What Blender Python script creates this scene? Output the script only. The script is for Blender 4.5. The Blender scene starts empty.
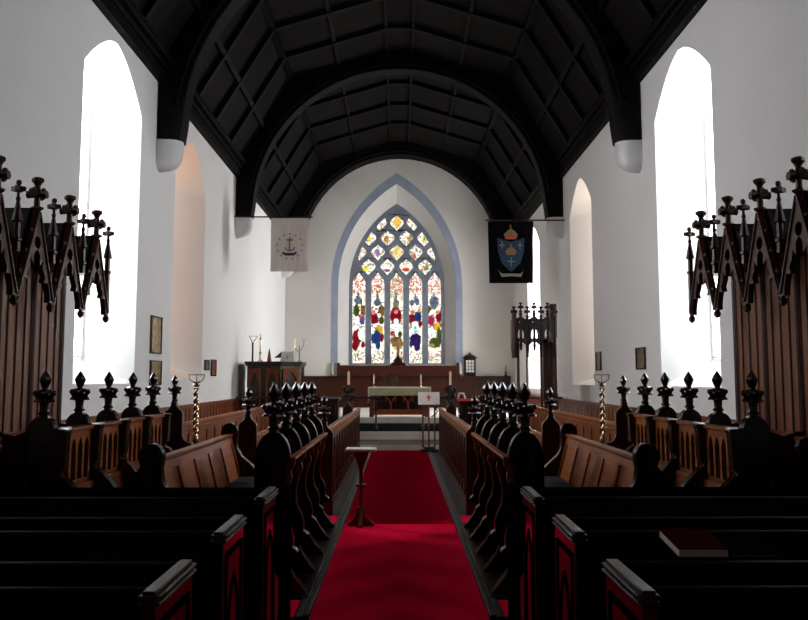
import bpy, bmesh, math, random
from mathutils import Vector, Matrix
from mathutils.geometry import tessellate_polygon
random.seed(7)
PI = math.pi
scene = bpy.context.scene
col = scene.collection
# ------------------------------------------------------------------ materials
def newmat(name):
    m = bpy.data.materials.new(name); m.use_nodes = True
    nt = m.node_tree; b = nt.nodes['Principled BSDF']
    return m, nt, b
def rgba(c): return (c[0], c[1], c[2], 1)
def noise_mat(name, c1, c2, rough=.6, scale=(4, 4, 4), detail=4, bump=0., metal=0., spec=.5, coat=0., bscale=None, r2=None):
    m, nt, b = newmat(name)
    tc = nt.nodes.new('ShaderNodeTexCoord'); mp = nt.nodes.new('ShaderNodeMapping')
    mp.inputs['Scale'].default_value = scale
    nz = nt.nodes.new('ShaderNodeTexNoise'); nz.inputs['Scale'].default_value = 1; nz.inputs['Detail'].default_value = detail
    cr = nt.nodes.new('ShaderNodeValToRGB')
    cr.color_ramp.elements[0].position = .3; cr.color_ramp.elements[1].position = .7
    cr.color_ramp.elements[0].color = rgba(c1); cr.color_ramp.elements[1].color = rgba(c2)
    L = nt.links.new
    L(tc.outputs['Object'], mp.inputs['Vector']); L(mp.outputs[0], nz.inputs['Vector'])
    L(nz.outputs[0], cr.inputs[0]); L(cr.outputs[0], b.inputs['Base Color'])
    b.inputs['Roughness'].default_value = rough; b.inputs['Metallic'].default_value = metal
    b.inputs['Specular IOR Level'].default_value = spec
    b.inputs['Coat Weight'].default_value = coat; b.inputs['Coat Roughness'].default_value = .18
    if bump:
        bp = nt.nodes.new('ShaderNodeBump'); bp.inputs['Strength'].default_value = bump; bp.inputs['Distance'].default_value = .01
        if bscale:
            n2 = nt.nodes.new('ShaderNodeTexNoise'); n2.inputs['Scale'].default_value = bscale; n2.inputs['Detail'].default_value = 5
            L(tc.outputs['Object'], n2.inputs['Vector']); L(n2.outputs[0], bp.inputs['Height'])
        else: L(nz.outputs[0], bp.inputs['Height'])
        L(bp.outputs[0], b.inputs['Normal'])
    return m
def wood(name, c1, c2, rough=.35, axis='z', coat=.0, spec=.5):
    s = {'x': (1.5, 30, 30), 'y': (30, 1.5, 30), 'z': (30, 30, 1.5)}[axis]
    return noise_mat(name, c1, c2, rough, s, 5, .12, 0, spec, coat)
M = {}
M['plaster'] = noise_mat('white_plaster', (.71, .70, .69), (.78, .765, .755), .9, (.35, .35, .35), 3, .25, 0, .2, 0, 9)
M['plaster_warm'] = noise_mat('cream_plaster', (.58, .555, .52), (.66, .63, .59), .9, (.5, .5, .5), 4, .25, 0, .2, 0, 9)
M['oak_z'] = wood('brown_oak_upright', (.12, .031, .009), (.23, .062, .018), .38, 'z', 0, .2)
M['oak_y'] = wood('brown_oak_lengthwise', (.19, .050, .013), (.34, .098, .027), .36, 'y', 0, .2)
M['mahogany'] = wood('dark_red_brown_oak', (.030, .0065, .003), (.066, .015, .007), .28, 'z', 0, .35)
M['dark_z'] = wood('dark_varnished_oak', (.012, .005, .0035), (.026, .009, .006), .2, 'z', 0, .42)
M['dark_x'] = wood('dark_varnished_oak_crosswise', (.010, .005, .004), (.022, .009, .006), .3, 'x', 0, .35)
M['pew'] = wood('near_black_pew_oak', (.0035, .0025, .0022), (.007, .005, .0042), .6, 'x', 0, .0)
M['pewend'] = wood('polished_pew_end_oak', (.008, .003, .002), (.014, .006, .004), .14, 'z', 0, .5)
M['pewcap'] = wood('worn_pew_cap_oak', (.016, .009, .006), (.036, .020, .013), .34, 'y', 0, .3)  # paler brown than the rest of the pew
M['roofwood'] = wood('black_brown_roof_timber', (.002, .0016, .0014), (.0045, .0034, .003), .6, 'y', 0, .08)
M['canopy'] = wood('red_brown_carved_oak', (.030, .009, .005), (.065, .020, .011), .36, 'z', 0, .35)
M['board'] = wood('red_oak_back_boards', (.11, .036, .015), (.21, .070, .030), .4, 'z', 0, .25)
M['brass'] = noise_mat('polished_brass', (.50, .38, .22), (.72, .58, .38), .22, (8, 8, 8), 2, 0, 1)
M['oldbrass'] = noise_mat('dull_gilt', (.30, .18, .07), (.42, .27, .12), .4, (12, 12, 12), 2, 0, .6)
M['iron'] = noise_mat('black_iron', (.012, .012, .013), (.03, .03, .03), .35, (10, 10, 10), 2, 0, .6)
M['dullwood'] = noise_mat('dull_brown_wood', (.05, .028, .014), (.09, .05, .025), .6, (12, 12, 12), 2, 0, 0, .2)
M['wax'] = noise_mat('ivory_wax', (.62, .48, .32), (.72, .58, .40), .5, (6, 6, 6))
M['redwax'] = noise_mat('red_candle_sleeve', (.5, .08, .05), (.6, .1, .06), .5, (6, 6, 6))
M['linen'] = noise_mat('white_linen', (.74, .74, .72), (.82, .82, .8), .85, (20, 20, 20), 2, .1)
M['paper'] = noise_mat('pale_paper', (.62, .55, .50), (.7, .64, .6), .8, (9, 9, 9))
M['frontal'] = noise_mat('green_gold_brocade', (.36, .42, .24), (.66, .60, .38), .7, (26, 26, 26), 3, .1)
M['redcloth'] = noise_mat('red_cloth', (.5, .03, .02), (.6, .05, .04), .8, (20, 20, 20))
M['stone'] = noise_mat('pale_step_stone', (.66, .63, .57), (.80, .76, .70), .6, (3, 12, 12), 4, .1)
M['darkstone'] = noise_mat('dark_floor_stone', (.014, .014, .015), (.032, .032, .034), .5, (2, 2, 2), 5, .1)
M['kerb'] = noise_mat('grey_iron_grating', (.035, .040, .045), (.06, .066, .072), .4, (60, 8, 8), 3, .2, .3)
M['bluestone'] = noise_mat('blue_grey_painted_stone', (.24, .28, .36), (.30, .34, .42), .8, (3, 3, 3), 3, .1)
M['greystone'] = noise_mat('blue_grey_tracery_stone', (.14, .16, .20), (.19, .215, .26), .85, (4, 4, 4), 3, .1)
M['darkcarpet'] = noise_mat('dark_green_carpet', (.005, .008, .008), (.010, .014, .014), .95, (40, 40, 40), 2, .2, 0, 0)
M['navy'] = noise_mat('navy_cushion_cloth', (.012, .017, .030), (.02, .028, .045), .9, (30, 30, 30), 2, .2)
M['gilt'] = noise_mat('gold_thread', (.14, .085, .035), (.22, .14, .06), .6, (40, 40, 40))
M['ribbon'] = noise_mat('dark_blue_ribbon', (.03, .03, .06), (.05, .05, .09), .7, (40, 40, 40))
M['flagwhite'] = noise_mat('cream_flag_cloth', (.66, .60, .56), (.76, .70, .66), .9, (14, 14, 2), 2, .15)
M['flagblack'] = noise_mat('black_banner_cloth', (.002, .0022, .003), (.004, .0042, .006), .95, (14, 14, 2), 2, .1, 0, .03)
M['blue'] = noise_mat('royal_blue_cloth', (.004, .026, .065), (.006, .036, .09), .8, (14, 14, 14))
M['silver'] = noise_mat('silver_thread', (.14, .15, .15), (.22, .23, .23), .6, (30, 30, 30))
M['bookred'] = noise_mat('dark_red_book_cloth', (.040, .003, .005), (.055, .005, .007), .9, (30, 30, 30), 2, .1, 0, 0)
M['bookblack'] = noise_mat('black_book_cloth', (.004, .004, .004), (.007, .007, .007), .9, (30, 30, 30), 2, 0, 0, 0)
M['corbel'] = noise_mat('pale_corbel_plaster', (.56, .55, .55), (.64, .63, .63), .85, (2, 2, 2))
M['lantern_glass'] = noise_mat('pale_lattice_glass', (.55, .57, .55), (.75, .77, .75), .3, (30, 30, 30))
# carpet: red wool, woven bump
def carpet(name, c1, c2):
    m, nt, b = newmat(name); L = nt.links.new
    tc = nt.nodes.new('ShaderNodeTexCoord'); n = nt.nodes.new('ShaderNodeTexNoise'); n.inputs['Scale'].default_value = 2.2; n.inputs['Detail'].default_value = 6
    n2 = nt.nodes.new('ShaderNodeTexNoise'); n2.inputs['Scale'].default_value = 260
    cr = nt.nodes.new('ShaderNodeValToRGB'); cr.color_ramp.elements[0].color = (c1[0], c1[1], c1[2], 1); cr.color_ramp.elements[1].color = (c2[0], c2[1], c2[2], 1)
    bp = nt.nodes.new('ShaderNodeBump'); bp.inputs['Strength'].default_value = .3; bp.inputs['Distance'].default_value = .004
    L(tc.outputs['Object'], n.inputs['Vector']); L(tc.outputs['Object'], n2.inputs['Vector'])
    L(n.outputs[0], cr.inputs[0]); L(cr.outputs[0], b.inputs['Base Color']); L(n2.outputs[0], bp.inputs['Height']); L(bp.outputs[0], b.inputs['Normal'])
    b.inputs['Roughness'].default_value = .95; b.inputs['Specular IOR Level'].default_value = 0
    return m
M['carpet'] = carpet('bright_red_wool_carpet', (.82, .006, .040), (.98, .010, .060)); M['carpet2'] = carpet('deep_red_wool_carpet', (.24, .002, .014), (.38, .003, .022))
# boarded ceiling
def boards():
    m, nt, b = newmat('boarded_ceiling_wood'); L = nt.links.new
    tc = nt.nodes.new('ShaderNodeTexCoord'); w = nt.nodes.new('ShaderNodeTexWave'); w.bands_direction = 'Y'; w.inputs['Scale'].default_value = 3.2; w.inputs['Distortion'].default_value = .2
    n = nt.nodes.new('ShaderNodeTexNoise'); n.inputs['Scale'].default_value = 2
    cr = nt.nodes.new('ShaderNodeValToRGB'); cr.color_ramp.elements[0].position = .02; cr.color_ramp.elements[1].position = .12
    cr.color_ramp.elements[0].color = (.0012, .001, .001, 1); cr.color_ramp.elements[1].color = (.0058, .0043, .0036, 1)
    L(tc.outputs['Object'], w.inputs['Vector']); L(w.outputs['Fac'], cr.inputs[0]); L(cr.outputs[0], b.inputs['Base Color'])
    b.inputs['Roughness'].default_value = .8; b.inputs['Specular IOR Level'].default_value = .1
    return m
M['boards'] = boards()
# picture plaque: brass with engraved relief
def plaque_mat():
    m, nt, b = newmat('engraved_brass'); L = nt.links.new
    tc = nt.nodes.new('ShaderNodeTexCoord'); v = nt.nodes.new('ShaderNodeTexVoronoi'); v.inputs['Scale'].default_value = 9
    cr = nt.nodes.new('ShaderNodeValToRGB'); cr.color_ramp.elements[0].color = (.05, .035, .012, 1); cr.color_ramp.elements[1].color = (.40, .30, .13, 1)
    bp = nt.nodes.new('ShaderNodeBump'); bp.inputs['Strength'].default_value = .8
    L(tc.outputs['Object'], v.inputs['Vector']); L(v.outputs['Distance'], cr.inputs[0]); L(cr.outputs[0], b.inputs['Base Color'])
    L(v.outputs['Distance'], bp.inputs['Height']); L(bp.outputs[0], b.inputs['Normal'])
    b.inputs['Metallic'].default_value = .9; b.inputs['Roughness'].default_value = .3
    return m
M['plaque'] = plaque_mat()
def glass_mat(name, c):
    m = bpy.data.materials.new(name); m.use_nodes = True; nt = m.node_tree; nt.nodes.clear()
    o = nt.nodes.new('ShaderNodeOutputMaterial'); t = nt.nodes.new('ShaderNodeBsdfTransparent'); g = nt.nodes.new('ShaderNodeBsdfGlossy'); x = nt.nodes.new('ShaderNodeMixShader')
    g.inputs['Roughness'].default_value = .1; x.inputs[0].default_value = .04
    if c == 'attr':
        a = nt.nodes.new('ShaderNodeAttribute'); a.attribute_name = 'Col'; nt.links.new(a.outputs['Color'], t.inputs['Color'])
    else: t.inputs['Color'].default_value = rgba(c)
    nt.links.new(t.outputs[0], x.inputs[1]); nt.links.new(g.outputs[0], x.inputs[2]); nt.links.new(x.outputs[0], o.inputs['Surface'])
    return m
M['clear'] = glass_mat('clear_window_glass', (.95, .95, .95))
M['milky'] = glass_mat('slightly_grey_window_glass', (.66, .67, .68))
M['grey'] = glass_mat('grey_obscured_glass', (.20, .20, .20))
M['amber'] = glass_mat('amber_tinted_glass', (.25, .18, .13))
M['palewarm'] = glass_mat('pale_warm_glass', (.34, .31, .28))
M['stained'] = glass_mat('stained_glass', 'attr')
# ------------------------------------------------------------------ mesh builder
class MB:
    def __init__(s): s.v = []; s.f = []
    def add(s, vs, fs):
        o = len(s.v); s.v += [tuple(p) for p in vs]; s.f += [tuple(i + o for i in f) for f in fs]; return s
    def box(s, x0, x1, y0, y1, z0, z1):
        x0, x1 = sorted((x0, x1)); y0, y1 = sorted((y0, y1)); z0, z1 = sorted((z0, z1))
        return s.add([(x, y, z) for x in (x0, x1) for y in (y0, y1) for z in (z0, z1)],
                     [(0, 1, 3, 2), (4, 6, 7, 5), (0, 4, 5, 1), (2, 3, 7, 6), (0, 2, 6, 4), (1, 5, 7, 3)])
    def prism(s, loops, w0, w1, mp):
        """loops: outer polygon then holes, (u, v); mp(u, v, w) -> xyz"""
        if not isinstance(loops[0][0], (tuple, list)): loops = [loops]
        pts = [p for l in loops for p in l]; n = len(pts)
        tri = tessellate_polygon([[Vector((p[0], p[1], 0)) for p in l] for l in loops])
        vs = [mp(p[0], p[1], w0) for p in pts] + [mp(p[0], p[1], w1) for p in pts]
        fs = [tuple(t) for t in tri] + [tuple(i + n for i in reversed(t)) for t in tri]
        o = 0
        for l in loops:
            k = len(l)
            for i in range(k):
                a, b = o + i, o + (i + 1) % k; fs.append((a, b, b + n, a + n))
            o += k
        return s.add(vs, fs)
    def xz(s, loops, y0, y1): return s.prism(loops, y0, y1, lambda u, v, w: (u, w, v))
    def yz(s, loops, x0, x1): return s.prism(loops, x0, x1, lambda u, v, w: (w, u, v))
    def xy(s, loops, z0, z1): return s.prism(loops, z0, z1, lambda u, v, w: (u, v, w))
    def lathe(s, prof, c=(0, 0, 0), n=16, lobes=4, axis='z', rot=0.):
        """prof: (r, z[, amp]) — amp lobes the ring"""
        vs = []; fs = []
        for p in prof:
            a = p[2] if len(p) > 2 else 0
            for k in range(n):
                t = 2 * PI * k / n + rot; r = p[0] * (1 + a * math.cos(lobes * (t - rot)))
                q = (r * math.cos(t), r * math.sin(t), p[1])
                if axis == 'x': q = (q[2], q[0], q[1])
                if axis == 'y': q = (q[0], q[2], q[1])
                vs.append((c[0] + q[0], c[1] + q[1], c[2] + q[2]))
        m = len(prof)
        for j in range(m - 1):
            for k in range(n):
                fs.append((j * n + k, j * n + (k + 1) % n, (j + 1) * n + (k + 1) % n, (j + 1) * n + k))
        fs.append(tuple(range(n - 1, -1, -1))); fs.append(tuple((m - 1) * n + k for k in range(n)))
        return s.add(vs, fs)
    def tube(s, pts, r, n=8):
        pts = [Vector(p) for p in pts]; rings = []; up = None
        vs = []; fs = []
        for i, p in enumerate(pts):
            d = (pts[min(i + 1, len(pts) - 1)] - pts[max(i - 1, 0)]).normalized()
            if up is None: up = Vector((0, 0, 1)) if abs(d.z) < .9 else Vector((1, 0, 0))
            a = d.cross(up).normalized(); b = a.cross(d).normalized(); up = b
            rr = r[i] if isinstance(r, (list, tuple)) else r
            for k in range(n):
                t = 2 * PI * k / n; q = p + (a * math.cos(t) + b * math.sin(t)) * rr; vs.append(tuple(q))
        for j in range(len(pts) - 1):
            for k in range(n): fs.append((j * n + k, j * n + (k + 1) % n, (j + 1) * n + (k + 1) % n, (j + 1) * n + k))
        fs.append(tuple(range(n))); fs.append(tuple((len(pts) - 1) * n + k for k in reversed(range(n))))
        return s.add(vs, fs)
    def ball(s, c, r, n=10, sz=1.):
        return s.lathe([(max(r * math.sin(PI * i / 8), .0005), -r * sz * math.cos(PI * i / 8)) for i in range(9)], c, n)
    def moved(s, dx=0, dy=0, dz=0, sc=1.):
        m = MB(); m.v = [(p[0] * sc + dx, p[1] * sc + dy, p[2] * sc + dz) for p in s.v]; m.f = list(s.f); return m
    def join(s, o): return s.add(o.v, o.f)
    def mesh(s, name, mat):
        me = bpy.data.meshes.new(name); me.from_pydata(s.v, [], s.f)
        bm = bmesh.new(); bm.from_mesh(me); bmesh.ops.recalc_face_normals(bm, faces=bm.faces)
        for f in bm.faces: f.smooth = True
        bm.to_mesh(me); bm.free(); me.set_sharp_from_angle(angle=.6)
        me.materials.append(M[mat] if isinstance(mat, str) else mat); return me
    def build(s, name, mat, parent=None, bevel=0., loc=None, rotz=0.):
        o = bpy.data.objects.new(name, s.mesh(name, mat)); col.objects.link(o)
        if parent: o.parent = parent
        if loc: o.location = loc
        o.rotation_euler.z = rotz
        if bevel:
            b = o.modifiers.new('Bevel', 'BEVEL'); b.width = bevel; b.segments = 2; b.limit_method = 'ANGLE'; b.angle_limit = .7
        return o
def tag(o, label, cat, group=None):
    o['label'] = label; o['category'] = cat
    if group: o['group'] = group
    return o
def thing(name, label, cat, loc=(0, 0, 0), rotz=0., group=None):
    o = bpy.data.objects.new(name, None); col.objects.link(o); o.location = loc; o.rotation_euler.z = rotz; o.empty_display_size = .1
    return tag(o, label, cat, group)
def struct(o): o['kind'] = 'structure'; return o
def copy_tree(o, parent=None):
    c = o.copy(); col.objects.link(c)
    if parent: c.parent = parent
    for ch in list(o.children): copy_tree(ch, c)
    return c
def dup(o, loc, rotz, label):
    c = copy_tree(o); c.location = loc; c.rotation_euler.z = rotz; c['label'] = label; return c
# ------------------------------------------------------------------ outlines
def arch(w, z0, s, h, cx=0., n=14):
    """pointed arch opening: half width w, base z0, spring s, apex h"""
    r = h - s
    pts = [(cx - w, z0), (cx + w, z0)]
    R = (w * w + r * r) / (2 * w); c = w - R
    if r >= w * .98:
        a1 = math.asin(min(1, r / R))
        pts += [(cx + c + R * math.cos(a1 * i / n), s + R * math.sin(a1 * i / n)) for i in range(n + 1)]
        pts += [(cx - c - R * math.cos(a1 * i / n), s + R * math.sin(a1 * i / n)) for i in range(n - 1, -1, -1)]
    else: # low, slightly pointed head
        for i in range(2 * n + 1):
            u = 1 - i / n; u = math.copysign(abs(u) ** .7, u)
            pts.append((cx + w * u, s + r * (1 - abs(u) ** 1.6)))
    return pts
def lancet(cx, w, z0, s, h, n=6): return arch(w, z0, s, h, cx, n)
def dome(cx, w, z, h, n=12): # from right to left
    return [(cx + w * math.cos(PI * i / n), z + h * math.sin(PI * i / n)) for i in range(n + 1)]
# ------------------------------------------------------------------ SHELL
WX = 4.05; OX = 4.75; Y0 = -4.; YE = 27.5; ZW = 6.6
def side_wall(name, sgn, wins):
    m = MB()
    outer = [(Y0, -.1), (YE + 1., -.1), (YE + 1., ZW), (Y0, ZW)]
    for X, key in ((WX, 'i'), (OX, 'o')):
        loops = [outer] + [w[key] for w in wins]
        pts = [p for l in loops for p in l]
        tri = tessellate_polygon([[Vector((p[0], p[1], 0)) for p in l] for l in loops])
        m.add([(sgn * X, p[0], p[1]) for p in pts], [tuple(t) for t in tri])
    for w in wins:
        k = len(w['i'])
        m.add([(sgn * WX, *p) for p in w['i']] + [(sgn * OX, *p) for p in w['o']], [(i, (i + 1) % k, k + (i + 1) % k, k + i) for i in range(k)])
    k = 4
    m.add([(sgn * WX, *p) for p in outer] + [(sgn * OX, *p) for p in outer], [(i, (i + 1) % k, k + (i + 1) % k, k + i) for i in range(k)])
    struct(m.build(name, 'plaster'))
def win(cy, hw, sill, spring, top, ohw, osill, glass):
    return dict(i=arch(hw, sill, spring, top, cy), o=arch(ohw, osill, spring + .1, top + .05, cy), cy=cy, ohw=ohw, osill=osill, sp=spring + .1, top=top + .05, glass=glass)
WL = [win(5.9, 1.0, 1.42, 5.58, 6.28, .66, 3.3, 'grey'), win(10.85, 1.12, 1.42, 5.58, 6.28, .66, 1.80, 'milky'), win(14.95, 1.10, 1.50, 5.2, 6.1, .62, 1.8, 'amber')]  # first entry: dim out-of-view window, added to brighten the near carpet
WR = [win(5.9, 1.0, 1.38, 5.55, 6.25, .66, 3.3, 'grey'), win(10.95, 1.12, 1.38, 5.55, 6.25, .66, 1.80, 'milky'), win(17.25, 1.05, 1.35, 5.27, 5.98, .60, 1.6, 'palewarm'), win(23.4, 1.05, 1.2, 5.45, 6.05, .75, 1.4, 'clear')]  # first entry likewise an added, unseen window lighting the near aisle
side_wall('wall_left', -1, WL); side_wall('wall_right', 1, WR)
wn = 0
def portal(loc, rot, sx, sy):
    l = bpy.data.lights.new('window_daylight', 'AREA'); l.shape = 'RECTANGLE'; l.size = sx; l.size_y = sy; l.cycles.is_portal = True
    o = bpy.data.objects.new('window_daylight', l); col.objects.link(o); o.location = loc; o.rotation_euler = rot
for sgn, ws in ((-1, WL), (1, WR)):
    for w in ws:
        wn += 1
        X = sgn * 4.70
        fr = MB(); n = len(w['o'])
        cin = [(w['cy'] + (p[0] - w['cy']) * .975, w['osill'] + .02 + (p[1] - w['osill']) * .99) for p in w['o']]
        fr.yz([w['o'], cin], X - .03, X + .03)
        fo = struct(fr.build('window_%d' % wn, 'corbel'))
        g = MB(); g.prism(cin, X - .004, X + .004, lambda u, v, ww: (ww, u, v)); gp = g.build('glass_pane', w['glass'], fo)
        portal((sgn * 4.80, w['cy'], (w['osill'] + w['top']) / 2), (0, -sgn * -PI / 2, 0), w['top'] - w['osill'], 2 * w['ohw'])
# floor, carpet, kerbs
struct(MB().box(-OX, OX, Y0, YE + 1, -.1, 0).build('floor', 'darkstone'))
struct(MB().box(-OX, OX, Y0 - .3, Y0, -.1, 10).build('wall_back', 'plaster'))
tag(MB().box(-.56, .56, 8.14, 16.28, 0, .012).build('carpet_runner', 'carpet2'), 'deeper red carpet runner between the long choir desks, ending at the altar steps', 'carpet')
m = MB(); m.box(-.56, .56, Y0, 8.13, 0, .013)
for s in (-1, 1):
    m.box(s * .66, s * 4.0, 8.205, 8.64, 0, .012); m.box(s * .66, s * 4.0, 5.03, 5.40, 0, .012)
for s in (-1, 1): m.box(s * .56, s * 4.0, Y0, 4.76, 0, .012)
tag(m.build('carpet', 'carpet'), 'bright scarlet carpet in the aisle and crossings between the pews and stalls', 'carpet')
for s, n in ((-1, 'left'), (1, 'right')):
    struct(MB().box(s * .565, s * .605, 5, 16.2, 0, .03).box(s * .61, s * .655, 5, 16.2, 0, .022).build('trim_%d' % (1 if s < 0 else 2), 'kerb', bevel=.004))
# sanctuary steps
struct(MB().box(-4.04, 4.04, 16.3, YE, 0, .125).build('floor_step', 'stone'))
st = struct(MB().box(-4.04, 4.04, 17.6, YE, .125, .31).build('floor_step', 'stone'))
st = struct(MB().box(-4.04, 4.04, 20.6, YE, .31, .47).build('floor_step', 'stone'))
struct(MB().box(-4.0, 4.0, 17.62, 20.58, .311, .322).build('trim_3', 'darkcarpet'))
struct(MB().box(-4.0, 4.0, 16.33, 17.58, .126, .132).build('trim_4', 'darkstone'))
# platforms beneath the stalls
for s, n in ((-1, 'left'), (1, 'right')):
    struct(MB().box(s * 2.02, s * 4.04, 5.05, 8.1, 0, .12).box(s * 2.95, s * 4.04, 5.05, 8.1, .12, .30).build('floor_platform', 'dark_x'))
# east wall
def warch(w, z0, s, h): return arch(w, z0, s, h, -.1, 16)
OA = warch(2.33, 1.96, 4.75, 8.84); IA = warch(2.08, 1.96, 4.75, 8.45); FA = warch(1.73, 1.96, 4.8, 7.86); FB = warch(1.60, 2.0, 4.8, 7.62)
m = MB()
outer = [(-OX, -.1), (OX, -.1), (OX, 10.4), (-OX, 10.4)]
for Y, h in ((YE, OA), (YE + 1, FA)):
    pts = outer + h; tri = tessellate_polygon([[Vector((p[0], p[1], 0)) for p in l] for l in (outer, h)])
    m.add([(p[0], Y, p[1]) for p in pts], [tuple(t) for t in tri])
k = len(OA)
m.add([(p[0], YE, p[1]) for p in OA] + [(p[0], YE + .08, p[1]) for p in OA], [(i, (i + 1) % k, k + (i + 1) % k, k + i) for i in range(k)])
m.add([(p[0], YE + .08, p[1]) for p in OA] + [(p[0], YE + .08, p[1]) for p in IA], [(i, (i + 1) % k, k + (i + 1) % k, k + i) for i in range(k)])
m.add([(p[0], YE + .08, p[1]) for p in IA] + [(p[0], YE + .6, p[1]) for p in FA], [(i, (i + 1) % k, k + (i + 1) % k, k + i) for i in range(k)])
m.add([(p[0], YE + .6, p[1]) for p in FA] + [(p[0], YE + 1, p[1]) for p in FA], [(i, (i + 1) % k, k + (i + 1) % k, k + i) for i in range(k)])
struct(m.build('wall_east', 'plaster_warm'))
# painted arch band (moulding round the recess)
struct(MB().xz([OA, IA], YE + .0, YE + .10).build('trim_5', 'bluestone'))
# east window: tracery, glass
wx = -.1
def inside(x, z, w=1.60, s=4.8, h=7.62):
    r = h - s; R = (w * w + r * r) / (2 * w); c = w - R
    if z < s: return abs(x - wx) <= w
    return z < h and math.hypot(abs(x - wx) - c, z - s) <= R
def lim(z, w=1.60, s=4.8, h=7.62):
    r = h - s; R = (w * w + r * r) / (2 * w); c = w - R
    if z <= s: return w
    if z >= h: return 0
    return c + math.sqrt(max(R * R - (z - s) ** 2, 0))
holes = []
for i in range(-2, 3):
    cx = wx + i * .685; w = .235; z0 = 2.03; s = 4.95
    pts = [(cx - w, z0), (cx + w, z0), (cx + w, s), (cx + w * .85, s + .12), (cx + w * .45, s + .22), (cx + .05, s + .30), (cx, s + .38), (cx - .05, s + .30), (cx - w * .45, s + .22), (cx - w * .85, s + .12), (cx - w, s)]
    holes.append(pts)
def ogee(cx, cz):
    q = [(0, -.29), (.06, -.21), (.15, -.13), (.225, -.03), (.235, .04), (.19, .13), (.10, .20), (.03, .25), (0, .30)]
    pts = q + [(-x, z) for x, z in q[-2:0:-1]]
    out = []
    for x, z in pts:
        X = cx + x * 1.07; Z = cz + z * 1.03; L = lim(Z, 1.62, 4.8, 7.68) - .035
        if L <= 0: return None
        X = max(wx - L, min(wx + L, X)); out.append((X, Z))
    xs = [p[0] for p in out]
    if max(xs) - min(xs) < .07: return None
    ded = []
    for p in out:
        if not ded or math.hypot(p[0] - ded[-1][0], p[1] - ded[-1][1]) > 1e-4: ded.append(p)
    return ded
for zc, xs in ((5.52, (-1.03, -.34, .34, 1.03)), (6.05, (-1.36, -.685, 0, .685, 1.36)), (6.57, (-1.0, -.34, .34, 1.0)), (7.14, (-.62, 0, .62))):
    for x in xs:
        o = ogee(wx + x, zc)
        if o: holes.append(o)
tr = struct(MB().xz([FA] + holes, YE + .60, YE + .72).build('window_8', 'greystone', bevel=.012))
# painted glass: colour per face
def paint(x, z):
    px = (x / .0361) + 399.4; py = 365 - (z - 1.97) / .03646
    hb = random.Random(int(x / .032 + 500) * 7919 + int(z / .042) * 104729); random_ = hb.random
    for _ in range(3): random_()
    rnd = random_()
    base = (.55, .53, .45)
    q = random_()
    if z > 5.32: # tracery lights: mostly white with spots
        if q < .20: base = (.05, .05, .05)
        elif q < .32: base = (.35, .25, .06)
        elif q < .38: base = (.30, .05, .05)
        elif q < .42: base = (.06, .10, .25)
        for ex, ey, rx, ry, c in TRAC:
            if ((px - ex) / rx) ** 2 + ((py - ey) / ry) ** 2 < 1 and q > .25: base = c
        return tuple(c * GS for c in base)
    for x0, x1, y0, y1, c, pr in SPECK:
        if x0 <= px <= x1 and y0 <= py <= y1 and random_() < pr: base = c
    for ex, ey, rx, ry, c in ELL:
        d = ((px - ex) / rx) ** 2 + ((py - ey) / ry) ** 2
        if d < 1: base = c if random_() > .16 else tuple(q_ * .35 for q_ in c)
        elif d < 1.35 and random_() < .45: base = (.05, .04, .03)
    if 296 < py < 351 and random_() < .12: base = tuple(q_ * .2 for q_ in base)
    if py > 363: base = (.5, .45, .25)
    if abs(py - 295) < .25 or abs(py - 352) < .2: base = (.12, .10, .08)
    f = .85 + .3 * rnd
    return tuple(c * f * GS for c in base)
GS = .078
RED = (.115, .0025, .006); BLU = (.006, .020, .085); YEL = (.36, .20, .008); GRN = (.028, .038, .006); PUR = (.014, .005, .055); GRY = (.06, .075, .10); WHT = (.6, .6, .58); BRN = (.10, .05, .015); PNK = (.40, .10, .10)
TRAC = [(397, 222, 4, 5, (.45, .25, .04)), (377, 253, 2.5, 4, (.10, .10, .22)), (365, 269, 3.5, 2.5, (.5, .42, .02)), (368, 239, 3, 3, (.45, .38, .05)), (397, 252, 4, 5, (.5, .36, .12)), (386, 239, 2.5, 3, (.2, .09, .02)), (410, 239, 2, 4, (.2, .13, .04)), (406, 270, 4, 2, (.3, .02, .03)), (387, 271, 3, 1.6, (.1, .04, .1)), (427, 268, 2, 3, (.08, .12, .02)), (424, 239, 2, 4, (.5, .45, .1)), (414, 257, 2, 3, (.35, .05, .05))]
SPECK = [(350, 445, 275, 294, PNK, .38), (350, 445, 275, 294, (.10, .14, .06), .18), (350, 445, 275, 294, (.2, .02, .02), .14), (350, 445, 296, 330, (.5, .45, .35), .3), (350, 445, 307, 330, BRN, .18), (350, 445, 351, 363, (.15, .10, .08), .30), (350, 445, 351, 363, (.28, .05, .05), .12), (350, 445, 351, 363, (.06, .16, .05), .12), (389, 404, 278, 300, (.25, .2, .12), .45), (350, 445, 330, 351, (.5, .45, .3), .3)]
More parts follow.
